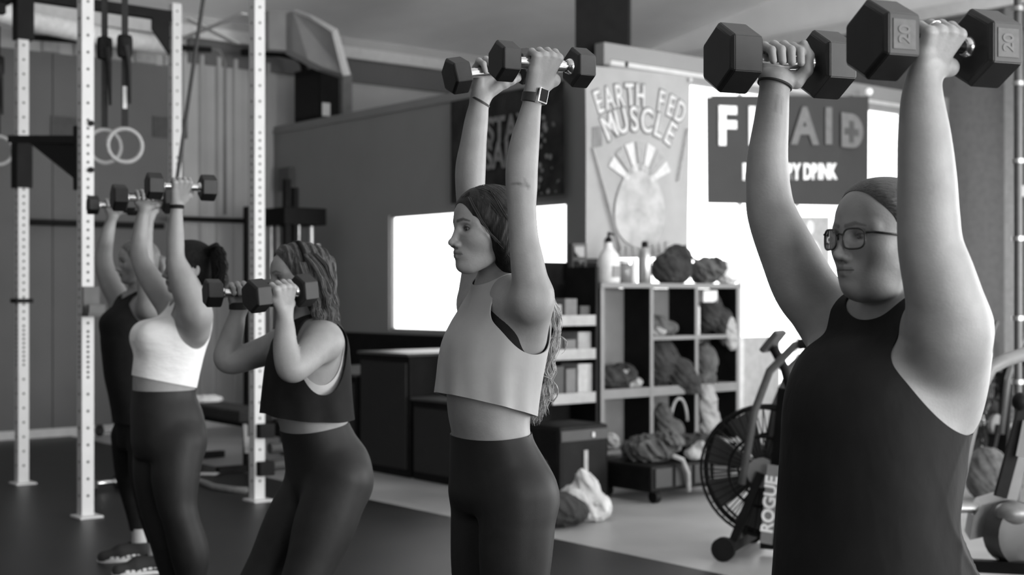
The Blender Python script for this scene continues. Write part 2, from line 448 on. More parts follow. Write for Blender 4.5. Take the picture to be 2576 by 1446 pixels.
# eave girts: pale strip over a dark band, along rear wall and right wall
structure('trim_3', MB().rb(12.28, 12.4, -6.5, 11.5, 3.86, 3.98), PALE); structure('trim_4', MB().rb(12.36, 12.4, 6.0, 11.5, 3.62, 3.86), WALLD)
structure('trim_5', MB().rb(2.0, 12.3, 11.36, 11.5, 3.98, 4.10), PALE); structure('trim_6', MB().rb(2.0, 12.3, 11.44, 11.5, 3.76, 3.98), WALLD)
structure('baseboard_rear', MB().rb(12.34, 12.4, -6.5, 6.9, 0.0, 0.09), PALE)
# rear wall cladding: dark boards to the left, ribbed metal sheets to the right
board = link('wall_cladding', None, kind='structure')
for i in range(5):
    b0 = 5.86-1.22*(i+1); MB().rb(12.36, 12.4, b0+.004, b0+1.216, 0.09, 3.56).build('board', WALLD, board)
for i in range(3):
    m = MB(); b0 = 5.87+i*0.37
    m.rb(12.38, 12.4, b0, b0+.368, 0.09, 3.72)
    for k in range(2):
        c0 = b0+.09+k*.185; m.prism([R(12.38, c0-.035, .09), R(12.345, c0-.018, .09), R(12.345, c0+.018, .09), R(12.38, c0+.035, .09)], UP*3.62)
    m.build('metal_sheet', WALLL, board)
for i, (b0, wd_) in enumerate([(4.55, .16), (4.85, .3), (5.2, .14), (5.45, .22), (5.75, .2)]):
    MB().rb(12.37, 12.4, b0, b0+wd_, 3.57, 3.70).build('insulation_patch', mat('pale_insulation', 0.34, rough=0.8), board)
for i, (b0, zz) in enumerate([(4.62, 2.78), (5.62, 2.86)]):
    MB().rb(12.345, 12.365, b0, b0+.36, zz, zz+.2).build('dark_panel', mat('faded_board', 0.075, rough=0.8), board)
# right-hand wall furniture
structure('trim_7', MB().rb(6.1, 6.62, 11.40, 11.5, 2.22, 2.32), PALE)
structure('trim_8', MB().rb(6.2, 7.0, 11.38, 11.5, 0.10, 0.15), PALE)
structure('trim_9', MB().rb(6.62, 6.74, 11.38, 11.5, 0.15, 4.0), mat('mid_grey_metal', 0.2, rough=0.6))
for nm, x0, x1 in (('roll_up_door_1', -1.7, 2.9),):
    rd = link('door_1', None, kind='structure')
    for k in range(3): MB().rb(x0, x1, 11.46, 11.5, 3.2+k*.1, 3.29+k*.1).build('door_slat', PALE, rd)
rd = link('door_2', None, kind='structure')
for k in range(3): MB().rb(-6.0, -5.96, 4.4, 8.8, 3.2+k*.1, 3.29+k*.1).build('door_slat', PALE, rd)
rd = link('fill_door', None, kind='structure')  # opening added behind the camera to go with the fill lamp
for k in range(3): MB().rb(-6.0, -5.96, -1.6, 2.8, 3.2+k*.1, 3.29+k*.1).build('door_slat', PALE, rd)
# ------------------------------------------------------------------ people
SKIN = mat('skin', 0.27, rough=0.5, var=0.09, scale=22, bump=0.05, bscale=180, attr='tint', spec=0.4)
HEXM = mat('black_rubber_hex', 0.009, rough=0.45, spec=0.4, var=0.25, scale=40, bump=0.01, bscale=300)
CHROME = mat('chrome', 0.75, rough=0.16, metal=1.0, var=0.05)
SHOEW = mat('white_foam_sole', 0.6, rough=0.6); SHOEB = mat('black_mesh_shoe', 0.02, rough=0.8, bump=0.2, bscale=300)
EYEW = mat('eye_white', 0.13, rough=0.2); EYED = mat('dark_iris', 0.02, rough=0.15)
def thicken(P, T, N, t):
    """close an open shell: inner copy plus a rim strip"""
    N = N/np.maximum(np.linalg.norm(N, axis=1), 1e-9)[:, None]; n = len(P); I = P-N*t
    E = np.concatenate([T[:, [0, 1]], T[:, [1, 2]], T[:, [2, 0]]]); key = np.sort(E, 1)
    _, inv, cnt = np.unique(key, axis=0, return_inverse=True, return_counts=True)
    e = E[cnt[inv.reshape(-1)] == 1]; bv = np.unique(e); mp = np.full(n, -1); mp[bv] = np.arange(len(bv)); m = len(bv)
    V = np.concatenate([P, I, P[bv], I[bv]]); a, b = mp[e[:, 0]]+2*n, mp[e[:, 1]]+2*n
    rim = np.concatenate([np.stack([b, a, a+m], 1), np.stack([b, a+m, b+m], 1)])
    return V, np.concatenate([T, T[:, ::-1]+n, rim])
class Person:
    def __init__(s, name, D, px, theta, label):
        t = math.radians(theta); s.D = D
        s.F = Vector((-math.cos(t), -math.sin(t), 0)); s.L = Vector((math.sin(t), -math.cos(t), 0))
        s.O = W(px, HOR, D); s.O.z = 0
        s.rx = (px-IW/2)/FPX; b = math.atan(s.rx); n = Vector((math.cos(b), -math.sin(b), 0))
        s.fn, s.ln = abs(s.F.dot(n)), abs(s.L.dot(n))
        s.torso = Field(); s.arms = []; s.heads = []; s.boxes = []; s.eyes = []; s.tints = []
        s.root = thing('person', s.O, label, 'person'); s.name = name
    def at(s, f, l, z):
        return Vector((s.O.x, s.O.y, 0))+s.F*f+s.L*l+UP*z
    def stations(s, rows):
        out = []
        for (y, xl, xr, rw) in rows:
            k = s.D/FPX; z = CAMH+(HOR-y)*k; dx = ((xl+xr)/2-IW/2)*k-s.O.x
            t = dx/(s.F.x-s.rx*s.F.y); w = (xr-xl)/2*k
            rd2 = w*w-(rw*s.ln)**2
            rd = math.sqrt(max(rd2, (0.35*w)**2))/s.fn
            out.append((z, t, 0.0, rd, rw))
        return out
    def loft(s, rows, **kw): return Loft(s.O, s.F, s.L, s.stations(rows), **kw)
    def chain(s, pts, k=0.02):
        """pts: (px,py,depth,radius px)"""
        c = [(W(x, y, d), r*d/FPX) for x, y, d, r in pts]
        return [Tube([a for a, b in c], [b for a, b in c], k)]
    def arm(s, pts, hand, k=0.032):
        f = Field().add(*s.chain(pts)); f.sub(hand, 0.014); s.arms.append((f, k))
    def shoulder(s, *caps): s.arms.append((Field().add(*caps), 0.05))
    def hand(s, C, a, u, n, wrist, S=1.0, thumb='wrap', ov=0.5):
        C = Vector(C); a = Vector(a).normalized(); n = Vector(n); n = (n-a*n.dot(a)).normalized(); u = Vector(u)
        u = (u-a*u.dot(a)-n*u.dot(n)).normalized(); wr = Vector(wrist)
        q = lambda x, y, z: C+a*x*S+u*y*S+n*z*S      # along handle, up, palm direction
        f = Field(); ai = (-0.031, -0.0105, 0.0105, 0.031); lg = (0.86, 0.96, 1.0, 0.95)
        for i in range(4):
            x = ai[i]; g = lg[i]
            kn = q(x, 0.013+0.004*(i in (1, 2)), -0.026)
            f.add(Cap(wr+a*(x*0.36*S), kn, 0.0125*S, 0.0112*S, 0.012*S))
        f.add(Cap(wr+a*0.006*S+n*0.003*S, q(0.034, -0.034, 0.002), 0.0145*S, 0.0140*S, 0.014*S))
        f.add(Cap(wr-a*0.006*S+n*0.002*S, q(-0.030, -0.020, -0.008), 0.0140*S, 0.0120*S, 0.014*S))
        for i in range(4):
            x = ai[i]; g = lg[i]; r = (0.0082, 0.0090, 0.0092, 0.0088)[i]*S; f2 = Field()
            kn = q(x, 0.014+0.004*(i in (1, 2)), -0.026); pip = q(x*1.02, 0.030*g+0.002, -0.004); dip = q(x*1.02, 0.019*g, 0.0215); tip = q(x*0.98, -0.004, 0.0255)
            f2.add(Cap(kn, pip, r*1.16, r*1.05, 0.004), Cap(pip, dip, r*1.03, r*0.93, 0.004), Cap(dip, tip, r*0.93, r*0.84, 0.004))
            f.sub(f2, 0.0035*S)
        t = Field()
        if thumb == 'wrap': P = [q(0.034, -0.036, 0.004), q(0.043, -0.020, 0.024), q(0.030, -0.006, 0.037), q(0.012, 0.000, 0.039)]
        elif thumb == 'up': P = [q(0.034, -0.036, 0.004), q(0.050, -0.016, 0.014), q(0.053, 0.012, 0.016), q(0.044, 0.034, 0.014)]
        else: P = [q(0.034, -0.036, 0.004), q(0.052, -0.030, 0.010), q(0.070, -0.024, 0.010), q(0.086, -0.016, 0.008)]
        rr = [0.0145*S, 0.0115*S, 0.0102*S, 0.0080*S]
        for i in range(3): t.add(Cap(P[i], P[i+1], rr[i], rr[i+1], 0.006))
        f.sub(t, 0.006*S)
        l, h = f.bounds(); s.boxes.append((l-0.004, h+0.004))
        return f
    def head(s, px, py, d, S=1.0, yaw=0.0, pitch=0.0, brow=0.72, heavy=0.0):
        C = W(px, py, d); M = Matrix.Rotation(math.radians(yaw), 3, 'Z')
        F = M @ s.F; L = M @ s.L; Q = Matrix.Rotation(math.radians(pitch), 3, L); F = Q @ F; U = F.cross(L)
        A = np.array((V3(F), V3(L), V3(U))); c0 = V3(C)
        s.hC, s.hA, s.hS = c0, A, S
        w = lambda x, y, z: c0+(np.array((x, y, z))*S)@A
        E = lambda c, r, k=0.012: Ell(w(*c), np.array(r)*S, A, k*S)
        K = lambda p, q, ra, rb, k=0.008: Cap(w(*p), w(*q), ra*S, rb*S, k*S)
        hv = heavy
        f = Field().add(
            E((-0.010, 0, 0.036), (0.098, 0.075, 0.080)), E((0.030, 0, 0.035), (0.066, 0.066, 0.066), 0.02),
            E((0.030, 0, -0.028), (0.062, 0.057+hv*0.009, 0.065+hv*0.007), 0.03),
            E((0.055, 0, -0.068), (0.034, 0.034+hv*0.01, 0.036), 0.022),
            K((-0.006, 0.046, -0.056), (0.058, 0.014, -0.092), 0.013+hv*.003, 0.015, 0.025), K((-0.006, -0.046, -0.056), (0.058, -0.014, -0.092), 0.013+hv*.003, 0.015, 0.025),
            E((0.074, 0, -0.092), (0.016, 0.019, 0.015), 0.014),
            E((0.050, 0.042, -0.020), (0.028, 0.020, 0.022), 0.03), E((0.050, -0.042, -0.020), (0.028, 0.020, 0.022), 0.03),
            K((0.081, 0.008, 0.022), (0.066, 0.050, 0.020), 0.0125, 0.010, 0.014), K((0.081, -0.008, 0.022), (0.066, -0.050, 0.020), 0.0125, 0.010, 0.014),
            E((0.062, 0, -0.060), (0.034, 0.030, 0.022), 0.014))
        if hv: f.add(E((0.020, 0, -0.098), (0.045, 0.048, 0.026), 0.03))
        for sg in (1, -1):
            f.cut(Ell(w(0.094, sg*0.031, 0.003), np.array((0.020, 0.017, 0.0095))*S, A, 0.010*S))
        for sg in (1, -1):
            f.add(E((0.0725, sg*0.0315, 0.003), (0.0142, 0.0158, 0.0118), 0.004))
        f.add(K((0.085, 0, 0.012), (0.104, 0, -0.030), 0.0075, 0.0085, 0.012), E((0.107, 0, -0.034), (0.0105, 0.0105, 0.0090), 0.006),
              E((0.0955, 0.0115, -0.0395), (0.0105, 0.0080, 0.0075), 0.006), E((0.0955, -0.0115, -0.0395), (0.0105, 0.0080, 0.0075), 0.006))
        f.cut(E((0.100, 0.0065, -0.0475), (0.006, 0.0035, 0.003), 0.002), E((0.100, -0.0065, -0.0475), (0.006, 0.0035, 0.003), 0.002))
        for sg in (1, -1):
            f.add(K((0.0945, sg*0.004, -0.0575), (0.080, sg*0.023, -0.0610), 0.0052, 0.0030, 0.004))
            f.add(K((0.0925, sg*0.004, -0.0680), (0.079, sg*0.021, -0.0640), 0.0062, 0.0032, 0.004))
        for sg in (1, -1):
            f.cut(E((0.088, sg*0.0315, 0.0015), (0.015, 0.0145, 0.0048), 0.002))
            f.add(E((-0.012, sg*0.074, -0.006), (0.019, 0.0070, 0.031), 0.006)); f.cut(E((-0.007, sg*0.084, -0.002), (0.011, 0.0075, 0.019), 0.004))
        s.heads.append(f); l, h = f.bounds(); s.boxes.append((l-0.006, h+0.006))
        for sg in (1, -1): s.eyes.append((w(0.0725, sg*0.0315, 0.003), 0.0126*S, V3(F)))
        s.w = w
        def tint(P):
            v = ((P-c0)@A.T)/S; t = np.ones(len(P)); x, y, z = v.T; y = np.abs(y)
            near = (x > 0.04)
            def seg(p, q):
                p, q = np.array(p), np.array(q); vv = np.stack([y, z], 1)-p; ab = q-p
                tt = np.clip(vv@ab/(ab@ab), 0, 1); e = vv-tt[:, None]*ab; return np.sqrt((e*e).sum(1)), tt
            d1, tt = seg((0.010, 0.0215), (0.030, 0.0262)); db, tb = seg((0.030, 0.0262), (0.048, 0.0215)); bw = np.where(d1 < db, 0.0040, 0.0036-0.0020*tb); d1 = np.minimum(d1, db)
            t = np.where(near, t*(1-brow*np.clip((bw+0.0012-d1)/0.0024, 0, 1)), t)
            d2, _ = seg((0.0, -0.0580), (0.020, -0.0606)); d3, _ = seg((0.0, -0.0675), (0.018, -0.0645)); d4, _ = seg((0.0, -0.0623), (0.024, -0.0626))
            t = np.where(x > 0.06, t*(1-0.32*np.clip((0.0048-np.minimum(d2, d3))/0.002, 0, 1)), t)
            t = np.where(x > 0.06, t*(1-0.75*np.clip((0.0019-d4)/0.0012, 0, 1)), t)
            e = np.sqrt(((y-0.0325)/0.0195)**2+((z-0.0030)/0.0088)**2)
            t = np.where(near & (x < 0.098), t*(1-0.82*np.clip((1.0-e)/0.45, 0, 1)*np.where(z > 0.002, 1, 0.6)), t)
            return t
        s.tints.append(tint)
        return f
    def finish(s, h=0.0055, hh=0.0024, waist=None, skin=None):
        f = s.torso; s._torso = Field(); s._torso.items = list(f.items)
        for a, k in s.arms: f.sub(a, k)
        for hd in s.heads: f.sub(hd, 0.014)
        s.field = f
        drop = s.boxes
        parts = [surfnet(f, h, drop=drop)]
        for l, hi in s.boxes: parts.append(surfnet(f, hh, lo=l, hi=hi))
        P = np.concatenate([p[0] for p in parts]); N = np.concatenate([p[2] for p in parts]); o = 0; Qs = []
        for p in parts: Qs.append(p[1]+o); o += len(p[0])
        Q = np.concatenate(Qs); t = np.ones(len(P))
        for tf in s.tints: t *= tf(P)
        for p0, p1, wd, st in getattr(s, 'marks', []):  # shade of skin creases and dimples darkened into the tint
            a, b = V3(p0), V3(p1); v = P-a; ab_ = b-a; tt = np.clip(v@ab_/max(ab_@ab_, 1e-9), 0, 1); e = np.linalg.norm(v-tt[:, None]*ab_, axis=1)
            t *= 1-st*np.clip(1-e/wd, 0, 1)
        me = to_mesh('body', P, Q, N, t); link('body', me, skin or SKIN, s.root)
        for c, r, F in s.eyes:
            b = MB(); b.ball(c, r, r, r, seg=20, ring=14); o = b.build('eye', [EYEW, EYED], s.root, smooth=180)
            me = o.data
            for pl in me.polygons:
                if (pl.center-Vector(c)).normalized().dot(Vector(F)) > 0.86: pl.material_index = 1
    def cloth(s, name, field, g, m, h=0.005, lo=None, hi=None, thick=0.0025, parent=None, label=None):
        P, Q, N = surfnet(field, h, lo, hi)
        gv = g(P)
        P, T, N = clip_tris(P, Q, gv, N)
        if thick: P, T = thicken(P, T, N, thick)
        o = link(name, to_mesh(name, P, T), m, parent or s.root)
        if label: o['label'] = label
        return o
    def loc(s, P):
        v = P-V3(s.O); return v@V3(s.F), v@V3(s.L), P[:, 2]
    def hl(s, P): return ((P-s.hC)@s.hA.T)/s.hS      # head-local coordinates
    def cap(s, hx, m, grow=0.010, name='hair', extra=(), disp=None, thick=0.007, zmin=-0.08):
        """close hair shell over the skull; hx(z) = hairline position"""
        w, A, S = s.w, s.hA, s.hS; g = grow
        f = Field().add(Ell(w(-0.010, 0, 0.036), np.array((0.098+g, 0.075+g, 0.080+g))*S, A, 0.02), Ell(w(0.028, 0, 0.036), np.array((0.066+g, 0.066+g, 0.066+g))*S, A, 0.02),
                        Ell(w(-0.030, 0, -0.030), np.array((0.066+g, 0.060+g, 0.050+g))*S, A, 0.03), *extra)
        zs, xs = zip(*sorted(hx))
        def dd(P):
            v = s.hl(P); e = np.interp(v[:, 2], zs, xs)-v[:, 0]; o = -(g-0.0015)*S*np.clip(1-e/0.022, 0, 1)**1.5
            return o if disp is None else o+disp(P)*np.clip(e/0.02, 0, 1)
        fld = Offset(f, 0.0, dd)
        def g_(P):
            v = s.hl(P); return np.minimum(np.interp(v[:, 2], zs, xs)-v[:, 0], v[:, 2]-zmin)
        return s.cloth(name, fld, g_, m, h=0.0035, thick=thick)
def arm_hole(f, z, c, r):
    return (np.where(z > c[1], np.abs(f-c[0])/r[0], np.sqrt(((f-c[0])/r[0])**2+((z-c[1])/r[1])**2))-1)*r[0]
def tank_top(p, name, rows, m, hem, neck, hole, lthr, zr, off=0.0075, fold=None, ztop=9, h=0.0055, blend=0.03, label=None, extra=None):
    """sleeveless top: loose loft joined to the inflated torso, cut at hem, neck and armholes"""
    fld = Field()
    if rows: fld.add(p.loft(rows, fold=fold, n=2.2))
    fld.sub(Offset(p._torso, off), blend)
    def g(P):
        f, l, z = p.loc(P)
        nk = (np.sqrt(((f-neck[0])/neck[2])**2+(l/neck[3])**2+((z-neck[1])/neck[4])**2)-1)*0.08
        ah = -smin(np.abs(l)-lthr, -arm_hole(f, z, hole[:2], hole[2:]), 0.045)
        r = np.minimum(np.minimum(np.minimum(z-hem(f, l), nk), ztop-z), ah)
        return r if extra is None else np.minimum(r, extra(f, l, z))
    return p.cloth(name, fld, g, m, h=h, lo=np.array((p.O.x-.5, p.O.y-.5, zr[0])), hi=np.array((p.O.x+.5, p.O.y+.5, zr[1])), thick=0.003, label=label)
def leggings(p, zt, zmin, m, ztop, name='leggings', off=0.0035, h=0.007):
    def g(P):
        f, l, z = p.loc(P); return np.minimum(zt(f)-z, z-zmin)
    return p.cloth(name, Offset(p._torso, off), g, m, h=h, lo=np.array((p.O.x-.6, p.O.y-.6, zmin-0.02)), hi=np.array((p.O.x+.6, p.O.y+.6, ztop)), thick=0.003)
def hexagon_dumbbell(center, axis, r, ln, gap, label, group, roll=0.0, num=None):
    """hexagonal dumbbell: two heads (point up) and a swelling chrome handle"""
    c = Vector(center); ax = Vector(axis).normalized(); up = UP-ax*UP.dot(ax); up.normalize(); sd = ax.cross(up)
    if roll: M = Matrix.Rotation(math.radians(roll), 3, ax); up = M @ up; sd = M @ sd
    root = thing('hexagon_dumbbell', c, label, 'dumbbell', group)
    for sg in (-1, 1):
        b = MB(); e = r*0.10
        secs = [(-ln/2, r-e*1.3), (-ln/2+e, r), (ln/2-e, r), (ln/2, r-e*1.3)]; rings = []
        o = c+ax*sg*(gap/2+ln/2)
        for z, rr in secs:
            rings.append([b.bm.verts.new(o+ax*z+(up*math.cos(k*math.pi/3)+sd*math.sin(k*math.pi/3))*rr) for k in range(6)])
        for i in range(3):
            for k in range(6): b.bm.faces.new((rings[i][k], rings[i][(k+1) % 6], rings[i+1][(k+1) % 6], rings[i+1][k]))
        b.bm.faces.new(rings[0][::-1]); b.bm.faces.new(rings[-1])
        bmesh.ops.bevel(b.bm, geom=b.bm.edges[:], offset=r*0.022, segments=2, affect='EDGES')
        hd = b.build('weight_head', HEXM, root, smooth=35)
        b = MB(); b.lathe(o-ax*sg*ln/2, [(-0.001, 0.021), (0.005, 0.020), (0.010, 0.016)], 20, -ax*sg); b.build('collar', CHROME, root, smooth=40)
        if num:
            # raised plate with figures on the flat that faces the camera
            best = max(range(6), key=lambda k: (up*math.cos((k+.5)*math.pi/3)+sd*math.sin((k+.5)*math.pi/3)).dot((Vector((0, 0, CAMH))-o).normalized()))
            nrm = up*math.cos((best+.5)*math.pi/3)+sd*math.sin((best+.5)*math.pi/3); tg = ax.cross(nrm)
            pc = o+nrm*(r*math.cos(math.pi/6)); pm = mat('worn_rubber_plate', 0.05, rough=0.5, var=0.3, scale=60)
            b = MB(); w2, h2 = ln*0.62, r*0.74
            if tg.z < 0: tg = -tg
            b.box(pc, w2, 0.003, h2, ax, nrm, tg, 0.001); pl = b.build('number_plate', pm, hd)
            rt = tg; u2 = nrm.cross(rt)
            text('figure', num, pc+nrm*0.0015, rt, u2, h2*0.62, mat('raised_figure', 0.075, rough=0.5), hd, extr=0.0012, bold=0.0008)
    b = MB(); L = gap/2
    b.tube([c+ax*x for x in (-L, -L*.75, -L*.35, 0, L*.35, L*.75, L)], [0.0135, 0.0135, 0.0155, 0.0165, 0.0155, 0.0135, 0.0135], 20)
    b.build('handle', CHROME, root, smooth=60)
    return root
def band(parent, name, c, axis, r, w, t, m, label=None, flat=1.0):
    """ring around a wrist"""
    ax = Vector(axis).normalized(); u = ax.cross(Vector((0.2, 0.9, 0.1))).normalized(); v = ax.cross(u); b = MB(); n = 32
    for k in range(n):
        pass
    rings = []
    for k in range(n):
        a = k*2*math.pi/n; d = u*math.cos(a)*flat+v*math.sin(a); o = Vector(c)+d*r
        rings.append([b.bm.verts.new(o+ax*w*x+d*t*y) for x, y in ((-.5, 0), (-.42, 1), (.42, 1), (.5, 0))])
    for k in range(n):
        p, q = rings[k], rings[(k+1) % n]
        for j in range(4): b.bm.faces.new((p[j], p[(j+1) % 4], q[(j+1) % 4], q[j]))
    return b.build(name, m, parent, label=label, smooth=40)
def shoe(P, ankle, side, m_up, m_sole, toe=None, h=0.0045):
    """training shoe under an ankle point (z above floor)"""
    F = toe or P.F; F = Vector(F).normalized(); L = UP.cross(F); c = Vector((ankle[0], ankle[1], 0))
    q = lambda f, l, z: c+F*f+L*l+UP*z
    A = np.array((V3(F), V3(L), V3(UP)))
    f = Field().add(Cap(q(-0.035, 0, 0.045), q(0.10, 0, 0.040), 0.036, 0.036, 0.02), Cap(q(0.10, 0, 0.042), q(0.175, 0.004, 0.036), 0.036, 0.030, 0.02),
                    Cap(q(-0.03, 0, 0.05), q(-0.02, 0, 0.085), 0.036, 0.040, 0.03), Cap(q(0.0, 0, 0.075), q(0.085, 0, 0.060), 0.038, 0.032, 0.03))
    lo, hi = f.bounds(); lo = lo-0.01; lo[2] = 0.0
    X, Q, N = surfnet(f, h, lo, hi+0.01); v = X-V3(c); g = np.minimum(X[:, 2]-0.022, 0.098+0.02*np.abs(v@V3(F)-0.03)/0.05*0-X[:, 2])
    X, T, N = clip_tris(X, Q, g, N); X, T = thicken(X, T, N, 0.004); o = link('shoe', to_mesh('shoe', X, T), m_up, P.root)
    # sole: outline extruded, with grooves
    b = MB(); pts = []
    for (x, y) in ((-0.078, 0.012), (-0.074, 0.026), (-0.03, 0.036), (0.04, 0.036), (0.10, 0.042), (0.15, 0.040), (0.185, 0.026), (0.205, 0.006), (0.205, -0.008), (0.185, -0.026), (0.15, -0.036), (0.10, -0.040), (0.04, -0.034), (-0.03, -0.034), (-0.074, -0.026), (-0.078, -0.012)):
        pts.append(q(x, y, 0.004+0.010*max(0, (x-0.12)/0.085)**2))
    b.prism(pts, UP*0.024); bmesh.ops.bevel(b.bm, geom=b.bm.edges[:], offset=0.004, segments=2, affect='EDGES')
    so = b.build('sole', m_sole, o, smooth=40)
    b = MB(); b.prism([p-UP*0.0035 for p in pts], UP*0.005); b.build('outsole', SHOEB, o)
    # flash of stripes on both flanks
    for sd in (1, -1):
        b = MB()
        for i in range(6):
            x = 0.0+i*0.026; yy = sd*(0.0415-0.0008*i) if x > 0.05 else sd*0.0375
            b.box(q(x+0.01, yy, 0.034+0.0035*max(0, 3-i)), 0.019, 0.006, 0.013, F, L, (UP+F*-0.25*sd*0).normalized(), 0.002)
        b.build('side_stripe', m_sole, o)
    return o
def strands(parent, name, m, paths, n, spread, r=(0.0005, 0.0010), seed=1, wave=0.006, freq=26, fray=1.0, kind='stuff'):
    """many single hair strands following guide paths (lists of Vector); strands of one lock wave together"""
    rg = random.Random(seed); b = MB()
    locks = [(rg.uniform(0, 6.28), rg.uniform(0.8, 1.2), Vector((rg.gauss(0, 1), rg.gauss(0, 1), 0))) for _ in range(3*len(paths))]
    for i in range(n):
        li = i % len(locks); pth = paths[li % len(paths)]; ph, fs, lo = locks[li]
        off = Vector((rg.gauss(0, 1), rg.gauss(0, 1), rg.gauss(0, 0.5))); am = wave*rg.uniform(0.7, 1.3); fr = freq*fs; ph2 = ph+rg.gauss(0, 0.35)
        end = rg.uniform(0.72, 1.0); m_ = 26; pts = []; N = len(pth)-1
        for k in range(m_):
            t = k/(m_-1)*end*N; j = min(int(t), N-1); u = t-j
            p0, p1, p2, p3 = pth[max(j-1, 0)], pth[j], pth[j+1], pth[min(j+2, N)]
            p = (p1*2+(p2-p0)*u+(p0*2-p1*5+p2*4-p3)*u*u+(p1*3-p0-p2*3+p3)*u**3)*0.5
            s = spread*(0.3+fray*0.7*k/m_); w = Vector((math.sin(ph2+fr*t*0.3), math.cos(ph2*1.3+fr*t*0.27), 0))*am*(k/m_)
            pts.append(p+lo*spread*0.9+off*s*0.6+w)
        rr = rg.uniform(*r); b.tube(pts, [rr]*(m_-1)+[rr*0.3], 4)
    return b.build(name, m, parent, smooth=180, kind=kind)
def combed(p, name, m, n, back=0.10, x0=(-0.06, 0.088), grow=0.007, seed=1, sweep=118, r=(0.00035, 0.0006)):
    """strands combed from the parting down both sides of the head, lying on the hair shell"""
    rg = random.Random(seed); b = MB(); g = grow+0.0012
    for i in range(n):
        sg = 1 if i % 3 else -1; xs = rg.uniform(*x0); st = rg.uniform(0, 0.25); en = rg.uniform(0.75, 1.0); ph = rg.uniform(0, 6); pts = []
        for k in range(14):
            t = st+(en-st)*k/13; x = max(-0.090, xs-back*t**1.3+0.0015*math.sin(5*t+ph)); fac = math.sqrt(max(0.02, 1-((x+0.006)/(0.100+g))**2)); a = math.radians(sweep*t+2)
            pts.append(Vector(p.w(x, sg*(0.077+g)*fac*math.sin(a), 0.036+(0.0815+g)*fac*math.cos(a))))
        rr = rg.uniform(*r)*p.hS; b.tube(pts, [rr*.4]+[rr]*12+[rr*.3], 4)
    return b.build(name, m, p.root, smooth=180, kind='stuff')
# ------------------------------------------------------------------ fixtures and equipment
WHITEM = mat('white_powder_coat', 0.62, rough=0.42, var=0.04, scale=8)
STEEL = mat('brushed_steel', 0.5, rough=0.35, metal=0.9, var=0.1)
GREYM = mat('grey_powder_coat', 0.18, rough=0.45, var=0.06)
SHEET = mat('galvanised_sheet', 0.36, rough=0.42, metal=0.55, var=0.12, scale=4)
WOODG = mat('grey_laminate', 0.20, rough=0.55, var=0.08, scale=6)
BLKF = mat('black_nylon', 0.014, rough=0.8, var=0.3, scale=30, bump=0.25, bscale=120)
# ---- rig with four white uprights
rig = thing('training_rig', R(8.6, 3.8, 0.012), 'white four-post training rig with black crossbeams and perforated uprights', 'rig')
UPR = [(9.45, 3.33, 3.13), (7.80, 3.125, 3.75), (9.50, 4.50, 3.52), (7.72, 4.22, 3.75)]
hm = mat('dark_hole', 0.03, rough=0.9)
for i, (a, b, h) in enumerate(UPR):
    w = 0.075; m = MB(); m.rb(a-w/2, a+w/2, b-w/2, b+w/2, 0.02, h, 0.004); u = m.build('upright', WHITEM, rig)
    MB().rb(a-.10, a+.06, b-.07, b+.07, 0.012, 0.024, 0.002).build('base_plate', WHITEM, u)
    m = MB(); z = 0.14
    while z < h-.05:
        p = R(a-w/2-.0012, b, z); m.tube([p+AX*0.002, p], 0.0085, 8)
        p = R(a, b-w/2-.0012, z); m.tube([p+BX*0.002, p], 0.0085, 8)
        z += 0.05 if (z > 1.5 and z < 2.35) or z < 0.0 else (0.10 if z < 0.75 or z > 2.35 else 0.03 if z < 1.1 else 0.05)
    o = m.build('hole_row', hm, u); o['kind'] = 'stuff'
def beam(p, q, w=0.075, name='crossbeam', m=BLK): return MB().bar(p, q, w, w, bev=0.003).build(name, m, rig)
beam(R(9.45, 3.29, 3.42), R(9.5, 4.46, 3.42)); beam(R(7.84, 3.14, 3.62), R(9.41, 3.25, 3.62)); beam(R(7.72, 4.28, 3.62), R(9.46, 4.50, 3.62)); beam(R(9.49, 3.25, 3.40), R(11.6, 3.30, 3.40)); beam(R(9.45, 3.21, 3.30), R(9.45, 1.6, 3.30))
MB().rb(9.40, 9.50, 3.28, 3.40, 3.10, 3.55, .004).build('corner_gusset', BLK, rig)
MB().prism([R(9.46, 4.44, 3.40), R(9.46, 4.44, 3.12), R(9.46, 4.30, 3.30), R(9.46, 4.30, 3.40)], AX*0.02).build('corner_gusset', BLK, rig)
beam(R(7.86, 3.12, 2.25), R(9.40, 3.24, 2.40), 0.05, 'safety_arm')
MB().prism([R(7.83, 3.12, 2.26), R(7.83, 3.12, 2.00), R(7.95, 3.12, 2.02), R(8.9, 3.18, 2.33)], BX*0.02).build('brace_plate', BLK, rig)
MB().rb(7.83, 7.88, 3.08, 3.18, 1.95, 2.33, .004).build('bracket', BLK, rig)
MB().rb(9.39, 9.51, 3.275, 3.385, 2.07, 2.42, .004).build('bracket', BLK, rig)
MB().rb(9.39, 9.51, 3.27, 3.39, 1.27, 1.30, .003).build('bracket', BLK, rig)
for z in (2.34, 2.065): m = MB(); p = R(7.80-.04, 3.14, z); m.tube([p, p-AX*0.012], 0.017, 14); m.build('bolt', BLK, rig, smooth=40)
hk = MB(); hk.rb(7.745, 7.765, 3.09, 3.19, 1.215, 1.375, .003).rb(7.66, 7.765, 3.085, 3.20, 1.20, 1.22, .003).rb(7.66, 7.68, 3.09, 3.19, 1.21, 1.27, .003); hk.build('bar_hook', mat('grey_steel_hook', 0.07, rough=0.5), rig)
for z in (0.46, 0.22):
    MB().rb(7.63, 7.80, 4.195, 4.30, z-.045, z+.045, .004).build('peg_bracket', BLK, rig)
